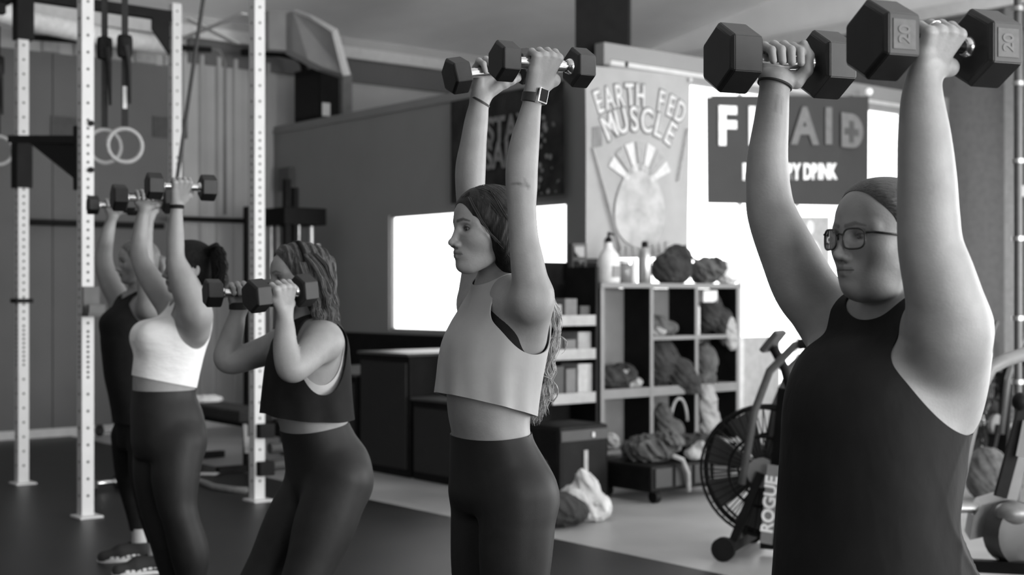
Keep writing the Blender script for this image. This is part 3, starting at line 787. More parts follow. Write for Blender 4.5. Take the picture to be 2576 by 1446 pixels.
for z, ln in ((0.56, .26), (0.34, .22), (0.23, .30)):
    m = MB(); m.tube([R(7.70, 4.30, z), R(7.70, 4.30+ln, z)], 0.035, 16); m.build('storage_peg', mat('dark_grey_foam', 0.05, rough=0.7), rig, smooth=50)
# hanging rings
wood = mat('pale_birch', 0.36, rough=0.5, var=0.15, scale=20, stretch=(1, 1, 6))
def ring(px, py, d, ztop, label, kx):
    c = W(px, py, d); r = 0.104; root = thing('gym_ring', c, label, 'gymnastic ring', 'gymnastic rings on straps')
    n = (Vector((0, 0, 0))-Vector((c.x, c.y, 0))).normalized(); n = (Matrix.Rotation(kx, 3, 'Z') @ n); s = UP.cross(n).normalized()
    m = MB(); m.tube([c+(s*math.cos(t)+UP*math.sin(t))*r for t in [k*2*math.pi/40 for k in range(40)]], 0.0145, 12, closed=True); m.build('ring', wood, root, smooth=180)
    m = MB(); m.box(c+UP*(r+(ztop-c.z-r)/2), 0.040, 0.006, ztop-c.z-r+.03, s, n, UP); st = m.build('strap', BLKF, root)
    zb = c.z+0.62; m = MB(); m.box(Vector((c.x, c.y, zb)), 0.095, 0.07, 0.15, s, n, UP, .03); m.build('buckle', BLK, root)
    m = MB(); m.tube([Vector((c.x, c.y, zb))+n*.03, Vector((c.x, c.y, zb-.1))+n*.03+s*.02, Vector((c.x, c.y, zb-.36))+n*.025+s*.028], [.02, .016, .008], 8); m.build('strap_tail', BLKF, root, smooth=90)
    return root, c, s, n
ring(263, 368, 8.55, 3.58, 'left wooden gymnastic ring on a plain black strap inside the rig', 0.35)
r2 = ring(314, 366, 8.45, 3.58, 'right wooden gymnastic ring whose strap has a pale label', 0.15)
MB().box(r2[1]+UP*0.30+r2[3]*0.006, 0.026, 0.002, 0.14, r2[2], r2[3], UP).build('pale_label', mat('pale_label', 0.6), r2[0])
ring(-6, 378, 9.9, 3.28, 'wooden gymnastic ring cut by the left edge of the photo', 0.2)
m = MB(); m.tube([W(517, -40, 8.6), W(480, 210, 8.6), W(446, 445, 8.6), W(435, 560, 8.6), W(428, 760, 8.6)], 0.013, 10); m.build('battle_rope', mat('dark_rope', 0.06, rough=0.9, bump=0.5, bscale=90), None, 'dark rope hanging at a slant from the rig past the back post', 'rope', smooth=180)
# rear wall rails
for (pa, pb, lab) in ((W(72, 558, 12.2), W(412, 569, 12.9), 'dark steel rail on the rear wall behind the rig, lower of the two'), (W(60, 92, 12.0), W(530, 125, 13.0), 'dark pipe along the top of the rear wall boards')):
    m = MB(); m.tube([pa, pb], 0.028, 10); rr = m.build('wall_rail', BLK, None, lab, 'rail', smooth=60)
m = MB(); m.tube([W(430, 549, 12.95), W(622, 556, 13.4)], 0.026, 10); m.build('wall_rail', BLK, None, 'dark steel rail across the ribbed metal wall behind the ponytail', 'rail', smooth=60)
m = MB(); m.tube([W(608, 131, 13.3), W(700, 134, 13.5), W(745, 142, 13.55), W(762, 158, 13.6), W(770, 190, 13.6)], 0.036, 12); m.build('hose', BLK, None, 'black bent hose running under the metal duct', 'hose', smooth=180)
m = MB(); m.tube([W(530, 125, 13.1), W(552, 128, 13.15), W(562, 150, 13.15), W(566, 160, 13.15), W(566, 540, 13.15)], 0.016, 8); m.build('conduit', GREYM, None, 'thin grey conduit dropping down the ribbed metal wall', 'conduit', smooth=180)
# light roof items: tube and crossed straps
m = MB(); m.tube([W(-150, -10, 10.5), W(70, 52, 11.2), W(240, 88, 11.9), W(420, 116, 12.6)], 0.085, 16); m.build('roof_pipe', mat('white_pipe', 0.88, rough=.5), None, 'pale round pipe running under the roof behind the rig', 'pipe', smooth=180)
for (p, q, lab) in ((W(462, 96, 12.6), W(615, 34, 11.6), 'pale roof brace strap rising to the right'), (W(470, 46, 11.8), W(596, 110, 12.9), 'pale roof brace strap falling to the right')):
    m = MB(); m.bar(p, q, 0.06, 0.012); m.build('roof_brace', PALE, None, lab, 'brace')
# duct
dk = thing('air_duct', W(770, 190, 12.75), 'galvanised sheet metal duct with a mitred elbow high on the rear wall', 'duct')
m = MB(); m.prism([W(676, 26, 13.0), W(736, 26, 13.0), W(736, 128, 13.0), W(676, 124, 13.0)], AX*0.14); m.build('straight_section', SHEET, dk)
m = MB(); m.prism([W(737, 28, 12.9), W(840, 76, 12.7), W(872, 190, 12.7), W(815, 172, 12.7), W(775, 150, 12.75), W(737, 130, 12.9)], AX*0.14); m.build('elbow_section', SHEET, dk)
m = MB(); m.prism([W(738, 24, 12.9), W(780, 40, 12.75), W(842, 74, 12.65), W(875, 188, 12.65), W(862, 190, 12.6), W(834, 80, 12.6)], BX*0.02+AX*-0.02); m.build('seam_flange', PALE, dk)
# speaker on the office wall
sp = thing('loudspeaker', R(11.2, 7.0, 3.02), 'black loudspeaker box standing on top of the office wall', 'loudspeaker')
sa, _ = ab(740, b=6.98); sa2, _ = ab(806, b=6.98)
MB().rb(sa2, sa, 6.98, 7.20, 3.065, 3.58, .012).build('cabinet', BLK, sp)
MB().rb(sa2+.03, sa-.03, 6.972, 6.98, 3.10, 3.51).build('grille', mat('black_grille', 0.008, rough=0.9), sp)
MB().rb(sa2-.004, sa2+.001, 7.0, 7.09, 3.09, 3.22).build('label_plate', PALE, sp)
pc = MB(); pc.bar(W(863, 305, 14.2), W(863, 185, 14.2), .17, .12); pc.build('wall_post', mat('mid_grey_metal', 0.2), None, 'grey steel post between the speaker and the upper wall', 'post')
# black column over the office corner
ca, ct = ab(1448, b=7.15); m = MB()
m.prism([W(1447, 172, 10.3), W(1580, 172, 10.3), W(1583, -260, 10.3), W(1447, -260, 10.3)], Vector((0.05, 0.35, 0))); m.build('black_column', BLK, None, 'wide black column rising to the roof above the pale banner', 'column')
# ---- banners
def cloth_mat(name, base, tr, var=0.06, scale=5):
    m = mat(name, base, rough=0.85, var=var, scale=scale); nt = m.node_tree; N, L = nt.nodes, nt.links
    b = N['Principled BSDF']; t = N.new('ShaderNodeBsdfTranslucent'); mx = N.new('ShaderNodeMixShader'); mx.inputs[0].default_value = tr
    src = b.inputs['Base Color'].links[0].from_socket; L.new(src, t.inputs[0]); L.new(b.outputs[0], mx.inputs[1]); L.new(t.outputs[0], mx.inputs[2])
    L.new(mx.outputs[0], N['Material Output'].inputs['Surface']); return m
def sheet(name, corners, wav, m, parent, nx=40, ny=40, t=0.004):
    """hanging fabric between four corner points (tl, tr, br, bl); wav(u,v) = offset along the normal"""
    tl, tr, br, bl = [Vector(c) for c in corners]; n = (tr-tl).cross(bl-tl).normalized(); n = n if n.dot(tl) < 0 else -n
    b = MB(); g = []
    for s in (0, 1):
        g.append([[b.bm.verts.new((tl.lerp(tr, u/nx)).lerp(bl.lerp(br, u/nx), v/ny)+n*(wav(u/nx, v/ny)-s*t)) for u in range(nx+1)] for v in range(ny+1)])
    for s in (0, 1):
        for v in range(ny):
            for u in range(nx): b.bm.faces.new((g[s][v][u], g[s][v][u+1], g[s][v+1][u+1], g[s][v+1][u]))
    for v in range(ny):
        for u in (0, nx): b.bm.faces.new((g[0][v][u], g[0][v+1][u], g[1][v+1][u], g[1][v][u]))
    for u in range(nx):
        for v in (0, ny): b.bm.faces.new((g[0][v][u], g[0][v][u+1], g[1][v][u+1], g[1][v][u]))
    return b.build(name, m, parent, smooth=60), n
NB = -AX    # normal of the office side wall (towards the hall)
# pale banner
b0, t0 = ab(1472, a=7.28); b1, t1 = ab(1736, a=7.28); z0, z1 = 1.60, 3.0
bn = thing('banner', R(7.28, (b0+b1)/2, z0), 'pale cream banner lettered EARTH FED MUSCLE hanging by the window', 'banner')
sheet('fabric', [R(7.28, b0, z1), R(7.28, b1, z1+.03), R(7.28, b1-.02, z0+.02), R(7.28, b0+.01, z0-.01)], lambda u, v: 0.004*math.sin(9*u+3*v)+0.003*math.sin(5*v), cloth_mat('pale_banner_fabric', 0.46, 0.25), bn)
lt = mat('pale_print', 0.62, rough=0.8); dkp = mat('grey_print', 0.20, rough=0.8); md = mat('mid_grey_print', 0.34, rough=0.8)
BW = b1-b0; bc = (b0+b1)/2
def arc_text(word, cb, cz, rad, a0, a1, size, m, off, bold, sx=1.0, par=bn):
    n = len(word)
    for i, ch in enumerate(word):
        if ch == ' ': continue
        t = a0+(a1-a0)*(i/(n-1)); u = cb+rad*math.sin(t); z = cz+rad*math.cos(t)
        right = BX*math.cos(t)-UP*math.sin(t); up = BX*math.sin(t)+UP*math.cos(t)
        text('letter', ch, R(7.28, u, z)+NB*off, right, up, size, m, par, sx=sx, bold=bold, extr=0.0015)
for (wd_, rad, cz, an, sz, sx) in (('EARTH FED', 1.10, 1.72, 0.40, 0.235, 0.62), ('MUSCLE', 0.66, 1.98, 0.50, 0.26, 0.72)):
    arc_text(wd_, bc, cz, rad, -an, an, sz, dkp, 0.009, 0.016, sx); arc_text(wd_, bc, cz, rad, -an, an, sz, lt, 0.0125, 0.002, sx)
for i in range(7):     # fan of wedges under the word
    t = -1.0+2.0*i/6; m = MB(); c = R(7.28, bc, 2.12)+NB*0.008; d = BX*math.sin(t)+UP*math.cos(t); s = BX*math.cos(t)-UP*math.sin(t)
    m.prism([c+d*0.14-s*0.015, c+d*0.14+s*0.015, c+d*0.36+s*0.045, c+d*0.36-s*0.045], NB*0.003); m.build('printed_ray', md if i % 2 else lt, bn)
m = MB(); m.prism([R(7.28, bc+.26*math.cos(t)*(1-.25*math.sin(t)), 2.0+.32*math.sin(t))+NB*0.008 for t in [k*2*math.pi/24 for k in range(24)]], NB*0.003); m.build('printed_emblem', mat('light_grey_print', 0.42, rough=0.8, var=0.25, scale=9), bn)
m = MB(); m.prism([R(7.28, b0+.06, 2.55)+NB*.008, R(7.28, b0+.16, 2.57)+NB*.008, R(7.28, b0+.16, 2.42)+NB*.008, R(7.28, b0+.06, 2.40)+NB*.008], NB*0.003); m.build('printed_square', dkp, bn)
for (p, q) in (((b0+.05, 2.40), (b0+.34, 1.66)), ((b1-.05, 2.62), (b1-.16, 2.2))):
    m = MB(); m.bar(R(7.28, *p)+NB*.008, R(7.28, *q)+NB*.008, 0.055, 0.003, up=BX); m.build('printed_stripe', lt, bn)
for i in range(10):
    m = MB(); u = bc-.34+.07*i; zz = 1.70-0.05*math.sin(math.pi*i/9); m.box(R(7.28, u, zz)+NB*.008, .034, .003, .075, BX, AX, UP); m.build('printed_letter_bar', md, bn)
for (u, z) in ((b0+.01, z1-.02), (b1-.02, z1)): m = MB(); m.ball(R(7.26, u, z), .018, .018, .018); m.build('pin', PALE, bn)
# dark banner FITAID
c0, _ = ab(1778, a=7.28); c1, _ = ab(2186, a=7.28)
b2 = thing('banner', R(7.28, (c0+c1)/2, 2.07), 'dark grey banner lettered FITAID RECOVERY DRINK across the window', 'banner')
sheet('fabric', [R(7.28, c0, 2.90), R(7.28, c1, 3.09), R(7.28, c1-.01, 2.11), R(7.28, c0+.01, 2.05)], lambda u, v: 0.05*math.exp(-((u-.08-.25*v)/.06)**2)*v*v+0.04*math.exp(-((u-.22-.2*v)/.045)**2)*v*v+0.004*math.sin(12*u), cloth_mat('dark_banner_fabric', 0.048, 0.03), b2, 60, 30)
slope = (3.09-2.90)/(c1-c0)
rt = (BX+UP*0.06).normalized(); wh = mat('glowing_white_print', 0.85, rough=0.7, emit=0.25); gy = mat('grey_print_text', 0.17, rough=0.7)  # white letters given a faint added glow of their own
def on2(px, py):
    u, t = ab(px, a=7.28); return R(7.28, u, zat(py, t))+NB*0.018
for ch, px, sx, mm in (('F', 1824, 1.15, wh), ('I', 1888, 1.15, wh), ('T', 1940, 1.1, wh), ('A', 2020, 1.15, gy), ('I', 2080, 1.2, gy)):
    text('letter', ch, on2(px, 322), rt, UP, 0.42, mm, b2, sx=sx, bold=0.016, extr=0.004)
dq = on2(2135, 332); b = MB()
pts = [dq+BX*x+UP*z for x, z in [(-.13, -.14), (-.13, .16)]+[(.02+.16*math.cos(t), .01+.15*math.sin(t)) for t in [math.pi/2-k*math.pi/10 for k in range(11)]]]
b.prism(pts, NB*0.004); b.build('letter', gy, b2)
b = MB(); b.box(dq+NB*.008+BX*.01, .19, .004, .06, BX, AX, UP); b.box(dq+NB*.009+BX*.01, .06, .004, .19, BX, AX, UP); b.build('cross_mark', mat('dark_cross', 0.08), b2)
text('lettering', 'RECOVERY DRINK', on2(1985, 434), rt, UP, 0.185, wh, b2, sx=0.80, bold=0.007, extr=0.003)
for px, py in ((1781, 236), (2184, 231)):
    u, t = ab(px, a=7.26); m = MB(); m.ball(R(7.25, u, zat(py, t)), .032, .032, .032); m.build('fixing_ball', mat('glowing_white_plastic', 0.9, rough=0.3, emit=0.3), b2, smooth=180)  # fixing balls made to glow faintly, though they are no lamps
# black banner on the office wall
d1, _ = ab(1134, b=6.90); d0, _ = ab(1420, b=6.90)
b3 = thing('banner', R((d0+d1)/2, 6.9, 2.1), 'black banner lettered STAY SALTY above the office window', 'banner')
bm3 = cloth_mat('black_banner_print', 0.018, 0.0, var=0.9, scale=7)
sheet('fabric', [R(d1, 6.9, 2.97), R(d0, 6.9, 2.97), R(d0, 6.9, 2.10), R(d1, 6.9, 2.10)], lambda u, v: 0.008*math.sin(8*u), bm3, b3)
gw = mat('worn_grey_print', 0.22, rough=0.8, var=0.4, scale=14)
def on3(px, py):
    u, t = ab(px, b=6.88); return R(u, 6.88, zat(py, t))
text('lettering', 'STAY', on3(1222, 335), -AX, UP, 0.30, gw, b3, sx=0.78, bold=0.008, align='LEFT'); text('lettering', 'SALTY', on3(1218, 398), -AX, UP, 0.30, gw, b3, sx=0.78, bold=0.008, align='LEFT')
for i in range(26):
    t = rng.random(); px = 1360+rng.uniform(-15, 45); py = rng.uniform(290, 490); r = rng.uniform(0.006, 0.026); c = on3(px, py)
    m = MB(); m.prism([c+(-AX*math.cos(k*math.pi/4)+UP*math.sin(k*math.pi/4))*r*rng.uniform(.7, 1.2) for k in range(8)], BX*-0.002); m.build('printed_splash', gw, b3)
# poster in the side window
def on2b(px, py, a=7.36):
    u, t = ab(px, a=a); return R(a, u, zat(py, t))
po = thing('poster', on2b(2047, 700), 'small grey portrait poster stuck inside the window behind the glasses wearer', 'poster')
m = MB(); m.prism([on2b(2008, 545), on2b(2085, 545), on2b(2085, 705), on2b(2008, 705)], NB*0.006); m.build('sheet', mat('grey_poster', 0.42, rough=0.7), po)
m = MB(); c = on2b(2036, 572)+NB*.01; m.prism([c+(BX*math.cos(k*math.pi/8)*.05+UP*math.sin(k*math.pi/8)*.06) for k in range(16)], NB*0.003); m.build('printed_head', mat('pale_poster_print', 0.8), po)
m = MB(); c = on2b(2045, 655)+NB*.01; m.prism([c+(BX*math.cos(k*math.pi/8)*.10+UP*math.sin(k*math.pi/8)*.17) for k in range(16)], NB*0.003); m.build('printed_figure', mat('pale_poster_print', 0.8), po)
# wall panel by the corner
wp = thing('wall_panel', on2b(1458, 705, 7.2), 'small dark wall panel with two square displays at the office corner', 'wall panel')
m = MB(); m.prism([on2b(1440, 612, 7.2), on2b(1476, 612, 7.2), on2b(1476, 706, 7.2), on2b(1440, 706, 7.2)], AX*0.05); m.build('case', mat('dark_plastic', 0.06, rough=0.5), wp)
for y in (632, 668): m = MB(); m.prism([on2b(1446, y-12, 7.19), on2b(1470, y-12, 7.19), on2b(1470, y+14, 7.19), on2b(1446, y+14, 7.19)], AX*0.01); m.build('display', mat('dark_glass', 0.01, rough=0.1), wp)
bp = structure('trim_10', MB().rb(7.3, 7.4, 6.0, 7.02, 0, 1.56), BLK)
# ---- open cubby shelf
cb = thing('cubby_shelf', R(6.85, 7.13, 0.0), 'grey open cubby shelf stuffed with bags under the pale banner', 'shelf')
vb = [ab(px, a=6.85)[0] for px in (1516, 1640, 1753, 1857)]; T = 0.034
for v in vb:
    u_ = MB().rb(6.856, 7.13, v-T/2+.002, v+T/2-.002, 0.0, 1.375).build('shade_black_board', BLK, cb); MB().rb(6.85, 6.858, v-T/2, v+T/2, 0.0, 1.375).build('edge_band', WOODG, u_)  # board sides black to paint in their shade; front strip keeps laminate grey
MB().rb(6.84, 7.15, vb[0]-T/2-.005, vb[3]+T/2+.005, 1.375, 1.41).build('top_board', WOODG, cb)
for i, zs in ((0, (0.21, 0.60)), (1, (0.21, 0.60, 1.0)), (2, (0.21, 0.60, 1.0))):
    for z in zs:
        h = 0.065 if z == 0.60 else 0.028
        MB().rb(6.852, 7.12, vb[i]+T/2, vb[i+1]-T/2, z, z+h).build('shelf_board', WOODG, cb)
for i in range(3):
    MB().rb(7.12, 7.14, vb[i]+T/2, vb[i+1]-T/2, 0.01, 1.372).build('back_panel', WOODG, cb)
def lump(name, parts, m, label, cat, group=None, h=0.012, disp=0.006, seed=0.0, flat=None):
    """soft goods from a few ellipsoids with crumple"""
    f = Field()
    for c, r in parts: f.add(Ell(c, r, np.array((V3(BX), V3(AX), V3(UP))), 0.03))
    o = Offset(f, 0, lambda P: disp*(1.2-3.2*np.abs(smooth_noise(P, 17, seed)))+disp*(.8-2.0*np.abs(smooth_noise(P, 36, seed+1))))
    P, Q, N = surfnet(o, h)
    if flat is not None: P[:, 2] = np.maximum(P[:, 2], flat)
    ob = link(name, to_mesh(name, P, Q), m, None, label, cat, group); return ob
G1 = mat('grey_cloth', 0.08, rough=0.9, var=0.4, scale=14, bump=0.3, bscale=40); G2 = mat('light_cloth', 0.34, rough=0.9, var=0.25, scale=12, bump=0.3, bscale=40); DK = mat('dark_cloth', 0.03, rough=0.9, var=0.5, scale=12, bump=0.3, bscale=40)
cbx = lambda i, u=0.5: vb[i]+(vb[i+1]-vb[i])*u
lump('gym_bag', [(R(7.0, cbx(0, .4), .735), (.16, .12, .075)), (R(6.98, cbx(0, .65), .75), (.10, .11, .085))], DK, 'dark crumpled bag on the left middle shelf of the cubby', 'bag', flat=.665)
lump('cap', [(R(6.93, cbx(0, .78), .70), (.07, .06, .035)), (R(6.93, cbx(0, .6), .77), (.05, .05, .04))], G2, 'pale folded cap beside the dark bag in the cubby', 'cap', flat=.665, h=.009)
lump('towel', [(R(6.98, cbx(1, .45), 1.08), (.15, .12, .06)), (R(6.98, cbx(1, .3), 1.13), (.1, .1, .05))], G1, 'grey folded towel in the top middle cubby', 'towel', flat=1.028)
lump('shoe', [(R(6.92, cbx(1, .25), 1.06), (.07, .06, .035))], G2, 'pale shoe at the front of the top middle cubby', 'shoe', flat=1.028, h=.008)
lump('backpack', [(R(6.99, cbx(1, .5), .83), (.15, .11, .17)), (R(6.9, cbx(1, .75), .74), (.1, .1, .12)), (R(6.86, cbx(1, .9), .60), (.07, .07, .16))], DK, 'black backpack bulging out of the central cubby', 'backpack', flat=.6)
lump('jacket', [(R(6.98, cbx(2, .62), 1.20), (.10, .09, .15)), (R(6.9, cbx(2, .8), 1.08), (.07, .06, .14))], DK, 'dark jacket stuffed in the top right cubby', 'jacket')
lump('plastic_bag', [(R(6.86, cbx(2, .82), 1.06), (.05, .03, .10)), (R(6.86, cbx(2, .88), .98), (.055, .03, .07))], G2, 'clear plastic bag dangling from the top right cubby', 'bag', h=.009)
lump('sports_bag', [(R(6.95, cbx(2, .38), .82), (.11, .11, .14)), (R(6.93, cbx(2, .30), .70), (.12, .1, .06))], G1, 'grey sports bag in the right middle cubby', 'bag', flat=.665)
lump('hoodie', [(R(6.86, cbx(2, .28), .52), (.08, .06, .14)), (R(6.86, cbx(2, .34), .36), (.09, .06, .13))], G2, 'pale grey hoodie hanging over the lower right cubby edge', 'hoodie')
lump('handbag', [(R(6.95, cbx(1, .55), .33), (.14, .11, .10)), (R(6.9, cbx(1, .35), .42), (.07, .07, .12))], G1, 'patterned handbag in the lower middle cubby', 'bag', flat=.238)
lump('paper_bag', [(R(6.93, cbx(0, .3), .29), (.07, .06, .06))], G2, 'small pale paper bag in the lower left cubby', 'bag', flat=.238, h=.009)
m = MB(); m.tube([R(6.86, cbx(1, .62)+.085*math.cos(t), .40+.17*math.sin(t)) for t in [k*math.pi/14 for k in range(15)]], .012, 8); m.build('cord_loop', G2, None, 'pale looped cord standing up in the lower middle cubby', 'cord', smooth=180)
def bottle(c, prof, m, label, cat='bottle', cap=None, capm=None, group='bottles on the cubby'):
    root = thing('bottle', c, label, cat, group); b = MB(); b.lathe(c, prof, 20); b.build('bottle_body', m, root, smooth=50)
    if cap: b = MB(); b.lathe(c, cap, 16); b.build('bottle_cap', capm or BLK, root, smooth=50)
    return root
WPL = mat('white_bottle', 0.72, rough=0.35); SS = mat('satin_steel', 0.40, rough=0.3, metal=0.7)
def top(px, a=6.98):
    u, t = ab(px, a=a); return R(a, u, 1.41)
j = bottle(top(1531), [(0, .075), (.01, .082), (.14, .082), (.20, .07), (.25, .03), (.29, .022)], WPL, 'white jug with a dark pump head on the left end of the cubby', 'jug', [(.288, .024), (.32, .022), (.325, .010), (.36, .009)], BLK)
m = MB(); p = top(1531)+UP*.355; m.bar(p, p+BX*.05-UP*.012, .014, .014); m.build('pump_spout', BLK, j)
m = MB(); c = top(1531)+UP*.08-AX*.083; m.box(c, .07, .004, .08, BX, AX, UP); m.build('bottle_label', GREYM, j)
bottle(top(1571), [(0, .045), (.005, .05), (.10, .05), (.125, .045), (.14, .03)], mat('smoky_jar', 0.16, rough=0.2), 'smoky short jar between the jug and the slim bottle', 'jar', [(.14, .034), (.165, .034)], PALE)
bottle(top(1594), [(0, .02), (.005, .022), (.13, .022), (.15, .012)], WPL, 'slim white bottle beside the tall steel bottle', 'bottle', [(.15, .013), (.175, .012)], PALE)
bottle(top(1622), [(0, .044), (.006, .048), (.20, .048), (.24, .040), (.26, .026)], SS, 'tall steel bottle with dark lid on the cubby', 'bottle', [(.26, .024), (.30, .022), (.305, .012)], BLK)
bottle(R(6.91, cbx(2, .10), 1.028), [(0, .034), (.005, .037), (.20, .037), (.215, .028)], WPL, 'white insulated cup standing in the top right cubby', 'cup', [(.215, .038), (.235, .036)], G1)
MB().rb(6.9, 7.05, cbx(2, .28), cbx(2, .62), 1.27, 1.36, .006).build('storage_box', WPL, None, 'white small box tucked under the top board of the right cubby', 'box')
tz = 1.41
def tp(px): return ab(px, a=7.0)[0]
lump('duffel_bag', [(R(7.0, tp(1690), tz+.11), (.17, .13, .125)), (R(7.0, tp(1705), tz+.20), (.10, .10, .09))], DK, 'black duffel bag slumped on top of the cubby', 'bag', flat=tz, disp=.005)
m = MB(); m.tube([R(6.87, tp(1690), tz+.28), R(6.85, tp(1694), tz+.22), R(6.84, tp(1712), tz+.16), R(6.85, tp(1732), tz+.12), R(6.87, tp(1745), tz+.03)], .011, 8); m.build('bag_strap', G1, None, 'grey strap draped over the black duffel bag', 'strap', smooth=180)
lump('sweater', [(R(6.98, tp(1768), tz+.09), (.12, .10, .095)), (R(6.95, tp(1790), tz+.13), (.07, .08, .06))], G1, 'dark grey sweater heaped beside the duffel bag on the cubby', 'sweater', flat=tz, disp=.012)
lump('carrier_bag', [(R(6.98, tp(1825), tz+.06), (.10, .09, .06)), (R(6.98, tp(1818), tz+.11), (.06, .06, .06))], WPL, 'white plastic carrier bag on the right end of the cubby', 'bag', flat=tz, disp=.008)
pb0, pb1 = ab(1872, a=7.3)[0], ab(1962, a=7.3)[0]
MB().rb(7.30, 7.36, pb0, pb1, 0, .98, .004).build('partition', mat('pale_grey_panel', .38, rough=.6), None, 'pale grey low partition under the window behind the fan bike', 'partition')
# ---- snack display rack
sk = thing('display_rack', R(6.85, 6.17, 0), 'black display rack with white-lipped shelves of cartons beside the cubby', 'display rack')
k0, k1 = ab(1392, a=6.85)[0], ab(1500, a=6.85)[0]
kb = ab(1432, a=7.14)[0]; MB().rb(7.14, 7.18, kb, k1+.03, 0, 1.52).build('back_panel', BLK, sk); MB().rb(6.86, 7.18, k1+.005, k1+.03, 0, 1.52).build('side_panel', BLK, sk); MB().rb(7.12, 7.18, k0, k1, .3, 1.0).build('back_panel', BLK, sk)
for z in (1.115, .885, .585, .30):
    s_ = MB().rb(6.87, 7.12, k0, k1+.005, z, z+.015).build('shelf', BLK, sk); MB().rb(6.855, 6.87, k0, k1, z, z+.072).build('price_lip', mat('grey_white_lip', 0.36, rough=.6), s_)
for z, bx in ((1.13, ((.02, .10, .13, G2), (.15, .11, .17, G1), (.29, .09, .12, DK))), (.90, ((.02, .11, .14, DK), (.15, .1, .12, G1), (.27, .12, .17, G2))), (.60, ((.02, .12, .24, DK), (.16, .09, .22, G1), (.27, .13, .25, PALE)))):
    for i, (o, wd_, h, mm) in enumerate(bx):
        shade = {'grey_cloth': 'grey', 'light_cloth': 'pale', 'dark_cloth': 'dark', 'pale_paint': 'white'}[mm.name]; lv = {1.13: 'top', .90: 'middle', .60: 'lower'}[z]
        MB().rb(6.90, 7.08, k0+o, k0+o+wd_, z+.001, z+h, .003).build('carton', mat('carton_'+shade, {'grey': .14, 'pale': .3, 'dark': .05, 'white': .42}[shade], rough=.6), None, '%s carton on the %s shelf of the display rack' % (shade, lv), 'carton', 'cartons on the display rack')
# ---- bags on the floor
lump('backpack', [(R(5.84, 5.10, .10), (.15, .16, .10)), (R(5.98, 5.02, .26), (.13, .13, .16)), (R(5.82, 5.20, .08), (.10, .12, .075))], DK, 'black backpack slumped on the floor behind the woman in pale tank', 'backpack', flat=.0)
lump('tote_bag', [(R(5.86, 5.40, .075), (.13, .11, .085)), (R(5.86, 5.37, .17), (.075, .07, .10)), (R(5.88, 5.30, .13), (.10, .09, .08)), (R(5.86, 5.34, .25), (.03, .04, .05))], mat('white_tote', 0.55, rough=0.8, var=.35, scale=7, bump=.3, bscale=30), 'white and grey tote bag on the floor by the black backpack', 'bag', flat=.0, disp=.008)
cs = thing('hard_case', R(6.45, 5.75, 0), 'tall black hard case with pale lettering standing before the display rack', 'case')
q0, _ = ab(1408, a=6.35); q1, _ = ab(1532, a=6.35)
MB().rb(6.35, 6.7, q0, q1, 0.0, .50, .03).build('case_body', BLK, cs); MB().rb(6.345, 6.36, q0+.01, q1-.01, .40, .47, .005).build('lid_band', mat('black_lid', .03, rough=.5), cs)
MB().rb(6.338, 6.35, q0+.27, q0+.29, .42, .45).build('latch', PALE, cs); MB().rb(6.340, 6.35, (q0+q1)/2-.012, (q0+q1)/2+.02, .10, .34).build('pale_strip', G2, cs)
ws = thing('storage_trolley', R(6.3, 6.45, 0), 'low black storage trolley with a curved pale push bar in front of the cubby', 'trolley')
u0, u1 = 6.10, 6.86
MB().rb(6.05, 6.55, u0, u1, .07, .24, .02).build('tray_body', BLK, ws)
for k in range(4): MB().rb(6.04, 6.05, u0+.03+.18*k, u0+.18+.18*k, .10, .22, .003).build('tray_slat', mat('black_slat', .016, rough=.5), ws)
for (a_, b_) in ((6.08, u0+.06), (6.08, u1-.06), (6.52, u0+.06), (6.52, u1-.06)): m = MB(); m.tube([R(a_, b_-.02, .04), R(a_, b_+.02, .04)], .04, 14); m.build('caster', BLK, ws, smooth=40)
m = MB(); m.tube([R(6.02, u0+.16, .30), R(6.01, u0+.24, .27), R(6.01, u0+.29, .18), R(6.02, u0+.31, .06)], .016, 10); m.build('push_bar', G2, ws, smooth=180)
lump('jumper', [(R(6.3, 6.32, .31), (.16, .16, .085)), (R(6.22, 6.42, .36), (.09, .1, .06))], G1, 'grey patterned jumper heaped on the storage trolley', 'clothes', flat=.243, disp=.014)
lump('scarf', [(R(6.26, 6.66, .30), (.14, .15, .075)), (R(6.2, 6.72, .34), (.07, .08, .05))], DK, 'dark scarf heap on the right of the storage trolley', 'clothes', flat=.243, disp=.012)
lump('sneaker', [(R(6.10, 6.56, .285), (.09, .05, .04)), (R(6.10, 6.60, .31), (.04, .045, .05))], G2, 'pale sneaker lying at the front of the storage trolley', 'shoe', h=.009, flat=.243)
